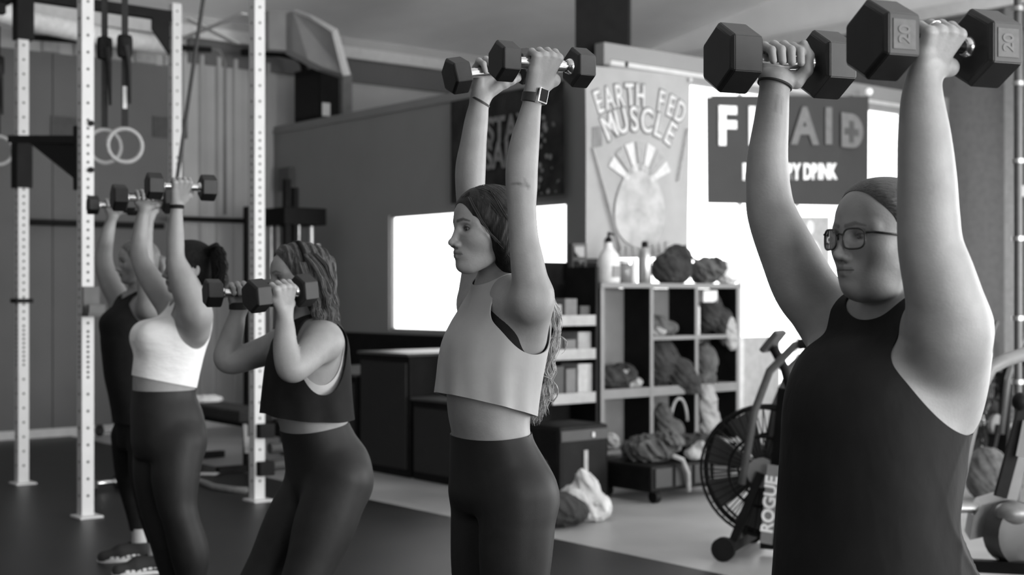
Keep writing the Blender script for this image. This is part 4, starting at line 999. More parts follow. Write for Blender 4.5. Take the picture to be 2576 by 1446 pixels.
# ---- fan bikes
def fan_bike(c, fdir, label, group, scale=1.0):
    """air bike: caged fan in front, frame, console, arms, saddle. c = floor point under the fan axle, fdir = bike's forward direction"""
    F = Vector(fdir).normalized(); S = UP.cross(F); c = Vector(c); k = scale
    q = lambda f, s, z: c+(F*f+S*s+UP*z)*k
    t = thing('fan_bike', c, label, 'exercise bike', group)
    R0 = .325; zc = .43; fx = -.13
    cage = MB(); 
    for s in (-.09, .09):
        for rr in (R0, R0*.55): cage.tube([q(fx+rr*math.cos(a), s, zc+rr*math.sin(a)) for a in [i*2*math.pi/40 for i in range(40)]], .008*k, 6, closed=True)
        for i in range(44): a = i*math.pi/22; cage.tube([q(fx+.07*math.cos(a), s, zc+.07*math.sin(a)), q(fx+R0*math.cos(a), s, zc+R0*math.sin(a))], .0032*k, 5)
    o = cage.build('fan_cage', BLK, t); o['kind'] = 'stuff'
    m = MB(); m.tube([q(fx+R0*math.cos(a), 0, zc+R0*math.sin(a)) for a in [i*2*math.pi/48 for i in range(48)]], .014*k, 8, closed=True); m.build('cage_rim', BLK, t, smooth=180)
    for i in range(8):
        a = i*math.pi/4+.2; m = MB(); d = F*math.cos(a)+UP*math.sin(a); e = F*-math.sin(a)+UP*math.cos(a); p = q(fx, 0, zc)
        m.prism([p+(d*.06-e*.02)*k, p+(d*.06+e*.02)*k, p+(d*.30+e*.115)*k, p+(d*.31-e*.04)*k], S*.012*k); m.build('fan_blade', mat('dark_fan_blade', 0.035, rough=0.5), t)
    for s in (-1, 1):
        m = MB(); m.tube([q(fx, s*.095, zc), q(fx, s*.125, zc)], .075*k, 20); m.build('hub', GREYM, t, smooth=40)
    m = MB(); m.bar(q(.02, -.26, .055), q(.02, .26, .055), .06*k, .05*k); m.build('front_foot', BLK, t); m = MB(); m.bar(q(-.86, -.24, .055), q(-.86, .24, .055), .06*k, .05*k); m.build('rear_foot', BLK, t)
    for s in (-1, 1):
        m = MB(); m.tube([q(.02, s*.26, .06), q(.02, s*.30, .06)], .06*k, 16); m.build('wheel', BLK, t, smooth=40)
    m = MB(); m.bar(q(-.10, 0, .06), q(-.88, 0, .06), .07*k, .06*k); m.bar(q(0.02, .12, .06), q(fx, .12, zc), .05*k, .04*k); m.bar(q(0.02, -.12, .06), q(fx, -.12, zc), .05*k, .04*k); m.bar(q(-.36, 0, .08), q(-.40, 0, .78), .07*k, .05*k); m.build('frame', BLK, t)
    m = MB(); m.bar(q(-.18, .12, .07), q(-.26, .14, .86), .075*k, .035*k); m.bar(q(-.18, -.12, .07), q(-.26, -.14, .86), .075*k, .035*k); m.build('fork', BLK, t)
    m = MB(); m.tube([q(-.26, 0, .80), q(-.22, 0, .95), q(-.16, 0, 1.06)], .025*k, 10); m.build('console_mast', BLK, t, smooth=60)
    m = MB(); m.box(q(-.16, 0, 1.09), .20*k, .03*k, .13*k, S, (F+UP*.8).normalized(), None, .01); m.build('console', mat('console_plastic', 0.05, rough=.4), t)
    for s in (-1, 1):
        m = MB(); m.tube([q(-.05, s*.20, .38), q(-.12, s*.21, .75), q(-.20, s*.23, .95), q(-.33, s*.25, 1.08), q(-.43, s*.25, 1.10)], .020*k, 12); a_ = m.build('arm_lever', mat('dark_grey_lever', .09, rough=.45), t, smooth=180)
        m = MB(); m.tube([q(-.35, s*.25, 1.085), q(-.45, s*.25, 1.102)], .026*k, 12); m.build('hand_grip', BLK, a_, smooth=60)
        m = MB(); m.bar(q(-.40, s*.13, .34), q(-.40, s*.26, .34), .03*k, .09*k); m.build('pedal', BLK, t)
    m = MB(); m.ball(q(-.66, 0, .86), .13*k, .10*k, .045*k, F, S, UP); m.build('saddle', BLK, t, smooth=180); m = MB(); m.bar(q(-.62, 0, .10), q(-.66, 0, .84), .05*k, .05*k); m.build('seat_post', BLK, t)
    return t, q, F, S
fb, q, F, S = fan_bike(W(1868, 1380, 6.98)*1.0-UP*W(1868, 1380, 6.98).z, (-0.90, 0.42, 0), 'black fan bike with white frame lettering behind the person in glasses', 'fan bikes')
pl = MB(); c = q(-.185, .165, .28); ud = (q(-.26, .14, .86)-q(-.18, .12, .07)).normalized(); nn = S*1.0
fwd = ud.cross(nn).normalized()
pl.box(c, .062, .003, .40, fwd, nn, ud); pl.build('pale_decal', mat('grey_decal', 0.2, rough=.5), fb)
text('lettering', 'ROGUE', c+nn*.004, ud, nn.cross(ud), .085, mat('white_decal', 0.85, rough=.5), fb, sx=1.0, bold=.003, extr=.001)
fan_bike(R(5.2, 8.35, 0), (-0.70, -0.60, 0), 'grey fan bike cut by the right edge of the photo', 'fan bikes')
# rowing machine / tube frame at the right edge
rm = thing('rowing_machine', W(2480, 1360, 6.2)-UP*W(2480, 1360, 6.2).z, 'grey rowing machine with a bent tube frame behind the glasses wearer at the right edge', 'rowing machine')
m = MB(); m.tube([W(2402, 1250, 5.9), W(2440, 1080, 5.9), W(2470, 965, 5.9), W(2492, 925, 5.9), W(2530, 905, 5.95), W(2580, 890, 6.0), W(2650, 890, 6.1)], .030, 12); m.build('frame_tube', GREYM, rm, smooth=180)
m = MB(); m.tube([W(2390, 1278, 5.9), W(2445, 1278, 5.9), W(2520, 1308, 5.9)], .022, 10); m.build('slide_rail', STEEL, rm, smooth=60)
m = MB(); m.prism([W(2450, 1300, 5.85), W(2470, 1270, 5.85), W(2535, 1250, 5.85), W(2525, 1340, 5.85), W(2440, 1358, 5.85)], Vector((.05, .22, 0))); m.build('housing', GREYM, rm)
m = MB(); c = W(2556, 1340, 5.8); m.lathe(c, [(-.06, .10), (-.05, .135), (.05, .135), (.06, .10)], 28, (0.35, -.93, 0)); m.build('flywheel', mat('dark_grey_metal', 0.035, rough=.5), rm, smooth=40)
m = MB(); c = W(2548, 1290, 5.75); m.ball(c, .075, .06, .05); m.build('flywheel_cap', mat('dull_steel', .16, rough=.4, metal=.5), rm, smooth=180)
m = MB(); m.bar(W(2600, 1000, 5.9), W(2535, 1260, 5.9), .075, .05); m.build('upright_post', GREYM, rm)
m = MB(); m.bar(W(2580, 1010, 5.85), W(2516, 1250, 5.85), .03, .05); m.build('dark_post', BLK, rm)
m = MB(); m.bar(W(2590, 1060, 5.8), W(2572, 1150, 5.8), .05, .02); m.build('pale_plate', PALE, rm)
m = MB(); m.ball(W(2566, 1010, 5.8), .035, .035, .04); m.build('adjust_knob', BLK, rm, smooth=180)
m = MB(); m.bar(W(2400, 1420, 5.9), W(2660, 1432, 5.6), .06, .05); m.build('floor_beam', BLK, rm)
lump('water_bag', [(R(4.8, 7.9, .17), (.16, .13, .17)), (R(4.75, 8.05, .13), (.11, .1, .13))], G1, 'grey crumpled bag behind the rowing machine frame', 'bag', flat=0.0)
# dark pole with chrome collars
pol = thing('storage_pole', W(2562, 740, 7.0)-UP*W(2562, 740, 7.0).z, 'dark upright pole with shiny collars at the right edge', 'pole')
m = MB(); x = W(2560, 740, 7.0); m.tube([Vector((x.x, x.y, 0)), Vector((x.x, x.y, 3.6))], .020, 14); m.build('pole', mat('dark_steel', 0.06, rough=.4), pol, smooth=60)
for y in (22, 210, 405, 600, 800, 960): zz = CAMH+(HOR-y)*7.0/FPX; m = MB(); m.tube([Vector((x.x, x.y, zz-.012)), Vector((x.x, x.y, zz+.012))], .030, 14); m.build('collar', SS, pol, smooth=40)
# ---- black cabinets under the office window
for (a0_, a1_, h, lab) in ((8.72, 9.9, .70, 'low black cabinet on the left under the office window'), (8.02, 8.68, .88, 'tallest black cabinet under the office window'), (7.45, 7.98, .57, 'shortest black cabinet at the office corner')):
    cbn = thing('cabinet', R((a0_+a1_)/2, 6.2, 0), lab, 'cabinet', 'black cabinets')
    MB().rb(a0_, a1_, 5.62, 6.90, 0.0, h, .01).build('carcass', BLK, cbn); MB().rb(a0_-.01, a1_+.01, 5.60, 6.90, h, h+.02, .004).build('worktop', mat('grey_worktop', 0.06, rough=.45), cbn)
    MB().rb(a0_+.03, a1_-.03, 5.605, 5.62, .06, h-.05, .004).build('door', mat('black_door', 0.012, rough=.7), cbn)
# ---- barbells standing in a holder by the rear corner
hd = thing('barbell_holder', R(11.4, 6.45, 0), 'black vertical barbell holder in the rear corner', 'rack')
MB().rb(11.0, 11.6, 6.3, 6.75, 1.98, 2.14, .01).build('top_plate', BLK, hd); MB().rb(11.0, 11.6, 6.3, 6.75, 0, .12, .01).build('base', BLK, hd); MB().rb(11.02, 11.08, 6.32, 6.38, 0, 2.4, .004).build('post', BLK, hd)
ordn = ['first', 'second', 'third', 'fourth', 'fifth', 'sixth', 'seventh', 'eighth']
for i, (px, py) in enumerate(((682, 568), (700, 568), (717, 568), (733, 570), (751, 567), (766, 612), (783, 570), (799, 615))):
    d = 12.9-.05*i; p = W(px, py, d); bb = thing('barbell', Vector((p.x, p.y, 0)), '%s steel barbell from the left standing by the barbell holder' % ordn[i], 'barbell', 'standing barbells')
    m = MB(); m.tube([Vector((p.x, p.y, 0.0)), Vector((p.x, p.y, p.z-.40))], .015, 10); m.build('shaft', STEEL, bb, smooth=60); m = MB(); m.tube([Vector((p.x, p.y, p.z-.40)), Vector((p.x, p.y, p.z))], .025, 12); m.build('sleeve', STEEL, bb, smooth=50)
wb = MB(); wa, _ = ab(710, b=6.95); wb_, tt = ab(738, b=6.95); wb.rb(wb_, wa, 6.90, 6.955, zat(478, tt), zat(420, tt), .005); wb.build('junction_box', mat('dark_grey_box', 0.09, rough=.7), None, 'dark grey junction box on the office wall above the barbells', 'box')
MB().bar(W(742, 472, 12.6), W(742, 620, 12.6), .05, .05).build('steel_stub', BLK, None, 'black upright stub beside the barbell holder', 'post')
MB().bar(W(626, 520, 12.6)*1.0, Vector((W(626, 520, 12.6).x, W(626, 520, 12.6).y, 0)), .075, .075).build('locker_post', BLK, None, 'dark post against the rear wall behind the white rig upright', 'post')
# ---- bench, towel, papers, rope
be = thing('flat_bench', R(9.9, 5.1, 0), 'black padded flat bench behind the woman in white top', 'bench')
p, q2 = W(470, 1004, 11.0), W(648, 1040, 10.0); p.z = q2.z = .43
MB().bar(p, q2, .30, .09, bev=.02).build('pad', BLKF, be); d = (q2-p).normalized()
MB().bar(p+UP*-.07, q2+UP*-.07, .06, .05).build('spine', BLK, be)
for t in (.12, .88):
    c = p.lerp(q2, t); s = UP.cross(d).normalized(); MB().bar(c+UP*-.08, Vector((c.x, c.y, .04)), .06, .06).build('leg', BLK, be); MB().bar(Vector((c.x, c.y, .03))-s*.25, Vector((c.x, c.y, .03))+s*.25, .06, .05).build('foot', BLK, be)
tw = p.lerp(q2, .28); lump('towel', [(tw+UP*.065, (.14, .10, .03))], mat('white_towel', 0.7, rough=.9), 'white towel folded on the flat bench', 'towel', h=.008, flat=.475)
MB().bar(W(502, 1187, 9.9)-UP*(W(502, 1187, 9.9).z-.016), W(548, 1187, 9.9)-UP*(W(548, 1187, 9.9).z-.016), .10, .004).build('paper_sheet', PALE, None, 'white sheet of paper on the dark floor by the rig', 'paper')
m = MB(); pts = []
for px, py in ((440, 1180), (495, 1218), (540, 1236), (590, 1243), (622, 1245)): d = FPX*CAMH/(py-HOR); v = W(px, py, d); v.z = .03; pts.append(v)
m.tube(pts, .022, 10); m.build('hose', mat('pale_hose', 0.2, rough=.6), None, 'pale grey hose curving over the floor to the rig post', 'hose', smooth=180)
tg = thing('paper_tag', W(620, 1140, 8.9), 'white paper tag hanging beside the rig post', 'tag')
MB().prism([W(611, 1066, 8.9), W(626, 1066, 8.9), W(632, 1140, 8.9), W(616, 1140, 8.9)], Vector((0, .004, 0))).build('sheet', PALE, tg); m = MB(); m.tube([W(622, 1068, 8.9), W(636, 1040, 8.6)], .003, 6); m.build('string', BLK, tg)
for (px, py, lab) in ((265, 1240, 'small black dumbbell on the floor behind the person in black'), (275, 1100, 'dark kettle shaped weight by the rear wall')):
    d = FPX*CAMH/(py-HOR); v = W(px, py, d); v.z = .07; hexagon_dumbbell(v, BX, .055, .06, .13, lab, 'weights on the floor')
HAIRD = mat('dark_hair', 0.015, rough=0.5, spec=0.25, var=0.6, scale=40, bump=0.15, bscale=70, stretch=(6, 6, 1.0))
BLACKC = mat('black_fabric', 0.010, rough=0.85, spec=0.2, var=0.2, scale=30, bump=0.08, bscale=400, sheen=0.0)
LEGG = mat('black_leggings', 0.012, rough=0.55, spec=0.3, var=0.15, scale=25, bump=0.05, bscale=500)
# ---------------- woman in pale cropped tank, arms overhead (centre)
def person_center():
    p = Person('c', 3.37, 1240, 27, 'woman in pale cropped tank and dark leggings pressing dumbbells overhead, centre of the row')
    D = p.D; near, far = 3.20, 3.54
    body = [(728, 1215, 1340, .150), (750, 1188, 1366, .165), (800, 1166, 1366, .155), (850, 1140, 1362, .145), (900, 1130, 1354, .140), (950, 1130, 1346, .132), (1000, 1127, 1337, .126), (1050, 1131, 1328, .126),
            (1090, 1138, 1330, .132), (1150, 1138, 1360, .155), (1200, 1137, 1384, .170), (1250, 1138, 1395, .172), (1290, 1150, 1385, .165)]
    p.torso.add(p.loft(body))
    hd = p.head(1231, 583, 3.36, 0.95, yaw=1, pitch=-2)
    p.torso.add(Cap(W(1262, 640, 3.38), W(1262, 745, 3.39), 0.050, 0.056, 0.05))
    p.torso.add(Cap(W(1262, 735, 3.38), W(1290, 757, 3.30), 0.050, 0.044, 0.05), Cap(W(1262, 735, 3.40), W(1236, 760, 3.46), 0.050, 0.044, 0.05))
    p.shoulder(Cap(W(1290, 750, 3.30), W(1336, 765, near), 0.040, 0.040, 0.04)); p.shoulder(Cap(W(1236, 755, 3.46), W(1205, 768, far), 0.046, 0.046, 0.05))
    dbn = W(1365, 162, near); dbf = W(1236, 178, far)
    wn, wf = W(1343, 238, near), W(1208, 248, far)
    hn = p.hand(dbn, -p.F, UP, -p.L, wn, 0.98); hf = p.hand(dbf, -p.F+UP*0.12, UP, p.L, wf, 0.98, thumb='out')
    p.arm([(1343, 238, near, 21), (1331, 300, near, 29), (1320, 360, near, 37), (1313, 420, near, 40.5), (1312, 468, near, 40), (1313, 530, near, 36), (1318, 600, near, 37), (1328, 670, near, 43), (1337, 730, near+.015, 45), (1340, 790, near+.05, 40), (1334, 850, near+.08, 36)], hn, 0.035)
    p.arm([(1208, 248, far, 22), (1199, 300, far, 29), (1191, 360, far, 33), (1184, 420, far, 38), (1183, 475, far, 37), (1186, 540, far, 35), (1196, 640, far, 38), (1210, 735, far-.015, 44), (1218, 800, far-.05, 42)], hf, 0.05)
    # legs
    for l, x0 in ((1, 1303), (-1, 1232)):
        dd = D-0.085*l*0.9
        p.torso.add(*p.chain([(x0, 1245, dd, 92), (x0-3, 1330, dd, 92), (x0-8, 1446, dd, 84), (x0-12, 1630, dd, 58), (x0+8, 1720, dd, 60), (x0+14, 1860, dd, 42), (x0+16, 1990, dd, 34)], 0.02))
        k = W(x0+16, 1990, dd); shoe(p, k, l, SHOEB, SHOEW)
    p.marks = [(W(1280, 463, near-.030), W(1306, 461, near-.037), .006, .5), (W(1306, 463, near-.037), W(1332, 467, near-.034), .006, .45), (W(1320, 452, near-.037), W(1330, 475, near-.034), .005, .4), (W(1206, 262, far-.02), W(1200, 300, far-.026), .006, .3)]
    p.finish()
    leggings(p, lambda f: 0.984-0.09*f, 0.13, LEGG, 1.10)
    # black sports bra seen through the armhole
    tank_top(p, 'sports_bra', None, BLACKC, lambda f, l: 1.10, (0, 1.392, .092, .08, .046), (-0.055, 1.31, 0.078, 0.119), 0.060, (1.05, 1.40), off=0.004, ztop=1.33)
    sh = [(735, 1188, 1362, .155), (765, 1166, 1374, .168), (800, 1146, 1374, .168), (850, 1122, 1371, .166), (900, 1109, 1362, .164), (950, 1101, 1352, .163), (1000, 1095, 1344, .163), (1070, 1090, 1334, .165), (1130, 1088, 1328, .167)]
    fold = lambda a, z: 0.034*np.clip((1.28-z)/0.22, 0, 1.2)*(np.sin(7*a+1.9+3*z)+0.6*np.sin(12*a+16*z))+0.012*np.sin(9*a-38*z)*np.clip(-np.cos(a-.6), 0, 1)
    tk = mat('pale_cotton', 0.36, rough=0.85, var=0.05, scale=14, bump=0.22, bscale=8, sheen=0.1)
    tank_top(p, 'cropped_tank', sh, tk, lambda f, l: 1.050+0.28*f, (0, 1.392, .092, .080, .046), (-0.035, 1.31, 0.102, 0.125), 0.084, (0.98, 1.43), fold=fold, ztop=1.415, h=0.005)
    # hair
    hx = [(0.12, 0.075), (0.075, 0.092), (0.05, 0.082), (0.023, 0.069), (-0.018, 0.042), (-0.06, 0.014), (-0.1, -0.01)]
    dsp = lambda P: 0.0006*np.sin(p.hl(P)[:, 2]*60+p.hl(P)[:, 0]*230)+0.0004*np.sin(p.hl(P)[:, 0]*420+p.hl(P)[:, 2]*160)
    w = p.w
    ex = (Ell(w(-0.012, 0.070, -0.012), np.array((0.040, 0.022, 0.052))*0.95, p.hA, 0.02), Ell(w(-0.012, -0.070, -0.012), np.array((0.040, 0.022, 0.052))*0.95, p.hA, 0.02), Cap(w(-0.07, 0, -0.03), w(-0.105, 0.01, -0.13), 0.055, 0.045, 0.03), Cap(w(-0.02, 0.045, -0.06), w(-0.075, 0.05, -0.15), 0.030, 0.030, 0.03), Cap(w(-0.105, 0.01, -0.13), W(1352, 800, 3.42), 0.045, 0.034, 0.03))
    p.cap(hx, HAIRD, grow=0.007, extra=ex, disp=dsp, zmin=-0.9)
    v = lambda x, y, d: W(x, y, d)
    HB = mat('light_brown_hair', 0.30, rough=0.4, var=0.4, scale=50)
    g = [[v(1320, 690, 3.45), v(1366, 755, 3.44), v(1380, 830, 3.43), v(1368, 905, 3.44), v(1366, 985, 3.45), v(1350, 1072, 3.45)],
         [v(1320, 690, 3.44), v(1374, 745, 3.41), v(1398, 815, 3.41), v(1384, 900, 3.42), v(1374, 965, 3.43), v(1362, 1045, 3.43)],
         [v(1325, 700, 3.46), v(1358, 790, 3.45), v(1362, 880, 3.45), v(1350, 965, 3.46), v(1344, 1065, 3.46)],
         [v(1325, 690, 3.43), v(1380, 740, 3.42), v(1404, 790, 3.41), v(1396, 860, 3.41), v(1376, 930, 3.42), v(1384, 1000, 3.43)]]
    strands(p.root, 'long_hair', HB, g, 420, 0.0065, seed=4, wave=0.006)
    for i, c in enumerate([[v(1360, 840, 3.4), v(1385, 850, 3.38), v(1412, 848, 3.38), v(1424, 868, 3.38), v(1412, 892, 3.38)], [v(1368, 945, 3.4), v(1392, 958, 3.39), v(1405, 985, 3.39), v(1392, 1010, 3.39), v(1372, 1000, 3.39)]]):
        strands(p.root, 'loose_curl', HB, [c], 9, 0.0022, r=(0.0005, 0.0008), seed=9+i, wave=0.002)
    # front wisps along the hairline
    e = lambda x, y, z: Vector(w(x, y, z))
    wisp = [[e(0.083, 0.045, 0.082), e(0.072, 0.066, 0.045), e(0.046, 0.079, 0.0), e(0.012, 0.084, -0.035), e(-0.03, 0.082, -0.075)], [e(0.03, 0.05, 0.108), e(0.012, 0.080, 0.06), e(-0.02, 0.090, 0.01)]]
    strands(p.root, 'front_hair', mat('hair_highlight', 0.07, rough=0.5, spec=0.2), wisp, 18, 0.0022, r=(0.0003, 0.0005), seed=3, wave=0.001)
    combed(p, 'combed_hair', mat('dark_hair_strand', 0.035, rough=0.45, spec=0.3, var=0.6, scale=30), 420, seed=8)
    # watch and band
    ax = W(1343, 238, near)-W(1331, 300, near)
    wt = band(p.root, 'watch', W(1341, 247, near), ax, 0.0235, 0.024, 0.004, mat('black_silicone', 0.02, rough=0.5))
    nrm = (Vector((0.75, -0.6, 0.1))).normalized(); wc = W(1341, 247, near)+nrm*0.0265; t = nrm.cross(ax).normalized()
    b = MB(); b.box(wc, 0.034, 0.012, 0.036, t, nrm, ax.normalized(), 0.003); b.build('watch_case', CHROME, wt)
    b = MB(); b.box(wc+nrm*0.0065, 0.027, 0.002, 0.029, t, nrm, ax.normalized(), 0.0008); b.build('watch_screen', mat('dark_glass', 0.01, rough=0.08), wt)
    band(p.root, 'wristband', W(1207, 256, far), (W(1208, 248, far)-W(1199, 300, far)+UP*0.0+Vector((0.02, 0, 0))), 0.0255, 0.006, 0.003, mat('black_silicone', 0.02))
    grp = 'hexagon dumbbells held overhead'
    hexagon_dumbbell(dbn, p.F, 0.0485, 0.050, 0.150, 'black hexagon dumbbell in the watch hand of the woman in pale tank', grp)
    hexagon_dumbbell(dbf, p.F-UP*0.20, 0.0485, 0.050, 0.150, 'black hexagon dumbbell in the far hand of the woman in pale tank', grp, roll=6)
# ---------------- person in charcoal tank and glasses (right, nearest)
def person_glasses():
    p = Person('g', 2.70, 2200, 27, 'person wearing glasses and a charcoal tank pressing large dumbbells overhead, nearest the camera')
    D, near, far = 2.70, 2.50, 2.88
    body = [(800, 2150, 2380, .160), (830, 2098, 2438, .182), (870, 2052, 2470, .190), (910, 2026, 2470, .190), (950, 2008, 2458, .188), (1000, 1996, 2442, .185), (1050, 1990, 2426, .182), (1100, 1988, 2410, .180),
            (1200, 1982, 2388, .180), (1300, 1978, 2378, .184), (1400, 1976, 2386, .190), (1500, 1984, 2408, .198), (1560, 1998, 2408, .19)]
    p.torso.add(p.loft(body))
    p.head(2219, 602, 2.69, 1.02, yaw=-1, pitch=-1, heavy=1.0, brow=0.5)
    p.torso.add(Cap(W(2258, 680, 2.73), W(2265, 830, 2.74), 0.062, 0.072, 0.05))
    p.torso.add(Cap(W(2262, 815, 2.72), W(2380, 850, near+.03), 0.062, 0.064, 0.05), Cap(W(2240, 815, 2.74), W(2100, 815, far), 0.062, 0.064, 0.05))
    dbn = W(2350, 112, near); dbf = W(1962, 155, far); wn, wf = W(2326, 190, near), W(1950, 205, far)
    ax = Vector((-math.cos(math.radians(21)), -math.sin(math.radians(21)), 0))
    hn = p.hand(dbn, -ax, UP, -p.L, wn, 1.12); hf = p.hand(dbf, -ax, UP, p.L, wf, 1.12, thumb='up')
    p.arm([(2326, 190, near, 40), (2320, 250, near, 52), (2326, 350, near, 65), (2332, 450, near, 72), (2335, 540, near, 76), (2341, 620, near, 80), (2362, 700, near, 89), (2382, 780, near+.01, 94), (2394, 860, near+.04, 86), (2402, 940, near+.09, 70), (2400, 1020, near+.14, 52)], hn, 0.05)
    p.arm([(1950, 205, far, 36), (1941, 300, far, 43), (1931, 400, far, 51), (1933, 480, far, 56), (1944, 545, far, 62), (1985, 640, far, 72), (2030, 730, far, 80), (2092, 800, far, 80)], hf)
    for l, x0 in ((1, 2290), (-1, 2120)):
        dd = D-0.09*l
        p.torso.add(*p.chain([(x0, 1500, dd, 135), (x0-5, 1640, dd, 130), (x0-10, 1800, dd, 108), (x0, 1990, dd, 78), (x0+10, 2090, dd, 78), (x0+15, 2260, dd, 52), (x0+16, 2330, dd, 46)], 0.02))
        shoe(p, W(x0+16, 2330, dd), l, SHOEB, SHOEW)
    p.marks = [(W(2272, 545, near-.05), W(2300, 535, near-.056), .014, .35), (W(2308, 528, near-.057), W(2318, 524, near-.057), .008, .3), (W(2398, 548, near-.03), W(2392, 575, near-.03), .02, .25), (W(1955, 240, far-.03), W(1950, 280, far-.034), .006, .4), (W(1968, 245, far-.03), W(1966, 285, far-.034), .005, .3)]
    p.finish()
    leggings(p, lambda f: 0.80+0*f, 0.13, LEGG, 0.86)
    tm = mat('charcoal_jersey', 0.013, rough=0.8, spec=0.2, var=0.15, scale=20, bump=0.35, bscale=9, sheen=0.0, stretch=(1, 1, 0.55))
    sh = [(830, 2092, 2430, .182), (870, 2046, 2452, .190), (910, 2019, 2452, .193), (950, 2000, 2444, .195), (1000, 1985, 2434, .196), (1050, 1978, 2424, .196), (1100, 1975, 2414, .196),
          (1200, 1968, 2400, .198), (1300, 1960, 2396, .202), (1400, 1954, 2426, .21), (1500, 1948, 2462, .22), (1640, 1940, 2490, .23)]
    fold = lambda a, z: 0.032*np.clip((1.20-z)/0.35, 0, 1.2)*(1.6*(1-np.abs(np.sin(4*a+13*z)))**2+1.2*(1-np.abs(np.sin(6*a-17*z)))**2-0.8)*np.clip(0.25-np.cos(a), 0, 1)
    tank_top(p, 'tank_top', sh, tm, lambda f, l: 0.69+0*f, (0, 1.335, .105, .088, .058), (-0.09, 1.25, 0.182, 0.19), 0.118, (0.66, 1.40), fold=fold, ztop=1.375, h=0.006, off=0.005, blend=0.012)
    hm = mat('short_dark_hair', 0.05, rough=0.45, var=0.5, scale=60, bump=0.3, bscale=90, stretch=(1, 4, 4))
    p.cap([(0.125, 0.055), (0.092, 0.072), (0.07, 0.060), (0.04, 0.034), (0.0, 0.012), (-0.04, -0.022), (-0.08, -0.04)], hm, grow=0.007, zmin=-0.075)
    # glasses
    w = p.w; e = lambda x, y, z: Vector(w(x, y, z)); gm = mat('dark_tortoise_frame', 0.03, rough=0.25, var=0.6, scale=60)
    b = MB(); c0 = e(0.1, 0, 0); b2 = MB()
    gl = bpy.data.objects.new('glasses', None); COL.objects.link(gl); gl.parent = p.root; gl.matrix_parent_inverse = p.root.matrix_world.inverted()
    lm = mat('clear_lens', 0.9, rough=0.02, var=0.0); N_, L_ = lm.node_tree.nodes, lm.node_tree.links
    tr = N_.new('ShaderNodeBsdfTransparent'); gs_ = N_.new('ShaderNodeBsdfGlossy'); gs_.inputs['Roughness'].default_value = 0.03; mx = N_.new('ShaderNodeMixShader'); fr_ = N_.new('ShaderNodeFresnel'); fr_.inputs[0].default_value = 1.5
    L_.new(fr_.outputs[0], mx.inputs[0]); L_.new(tr.outputs[0], mx.inputs[1]); L_.new(gs_.outputs[0], mx.inputs[2]); L_.new(mx.outputs[0], N_['Material Output'].inputs['Surface'])
    for sg in (1, -1):
        rim = []; 
        for k in range(28):
            t = k*2*math.pi/28; cx = abs(math.cos(t))**0.6*math.copysign(1, math.cos(t)); sz = abs(math.sin(t))**0.7*math.copysign(1, math.sin(t))
            yy = 0.034+0.0245*cx; rim.append(e(0.1045-abs(yy)**2*3.5, sg*yy, -0.003+0.0195*sz))
        b = MB(); b.tube(rim, 0.0020, 8, closed=True); b.build('rim', gm, gl, smooth=180)
        b = MB(); ctr = sum(rim, Vector())/28; vs = [b.bm.verts.new(q) for q in rim]; vc = b.bm.verts.new(ctr)
        for k in range(28): b.bm.faces.new((vs[k], vs[(k+1) % 28], vc))
        b.build('lens', lm, gl, smooth=180)
        b = MB(); b.tube([e(0.092, sg*0.060, 0.008), e(0.084, sg*0.068, 0.009), e(0.04, sg*0.0775, 0.006), e(-0.012, sg*0.080, 0.002), e(-0.030, sg*0.078, -0.02)], [0.0028, 0.0028, 0.0022, 0.002, 0.002], 8); b.build('temple_arm', gm, gl, smooth=180)
    b = MB(); b.tube([e(0.1035, 0.0105, 0.004), e(0.107, 0, 0.008), e(0.1035, -0.0105, 0.004)], 0.002, 8); b.build('bridge', gm, gl, smooth=180)
    band(p.root, 'hair_tie', W(1949, 214, far), (UP+p.F*-0.32), 0.0365, 0.005, 0.003, mat('black_elastic', 0.015, rough=0.8), flat=0.95)
    q = lambda x, y, z: dbn+(-ax)*x*1.12+UP*y*1.12+(-p.L)*z*1.12
    b = MB(); kn, pip = q(-0.0105, 0.018, -0.026), q(-0.0107, 0.031, -0.004); mid = kn.lerp(pip, 0.55); d = (pip-kn).normalized(); u = d.cross(-ax).normalized(); v = -ax
    b.tube([mid+(u*math.cos(k*math.pi/12)+v*math.sin(k*math.pi/12))*0.0122 for k in range(24)], 0.0016, 8, closed=True); b.build('ring', CHROME, p.root, smooth=180)
    grp = 'large hexagon dumbbells held overhead'
    hexagon_dumbbell(dbn, ax, 0.0735, 0.078, 0.152, 'large hexagon dumbbell with raised number plate in the ringed near hand of the glasses wearer', grp, num='20')
    hexagon_dumbbell(dbf, ax, 0.0740, 0.078, 0.152, 'large scuffed hexagon dumbbell in the far hand of the person in glasses', grp)
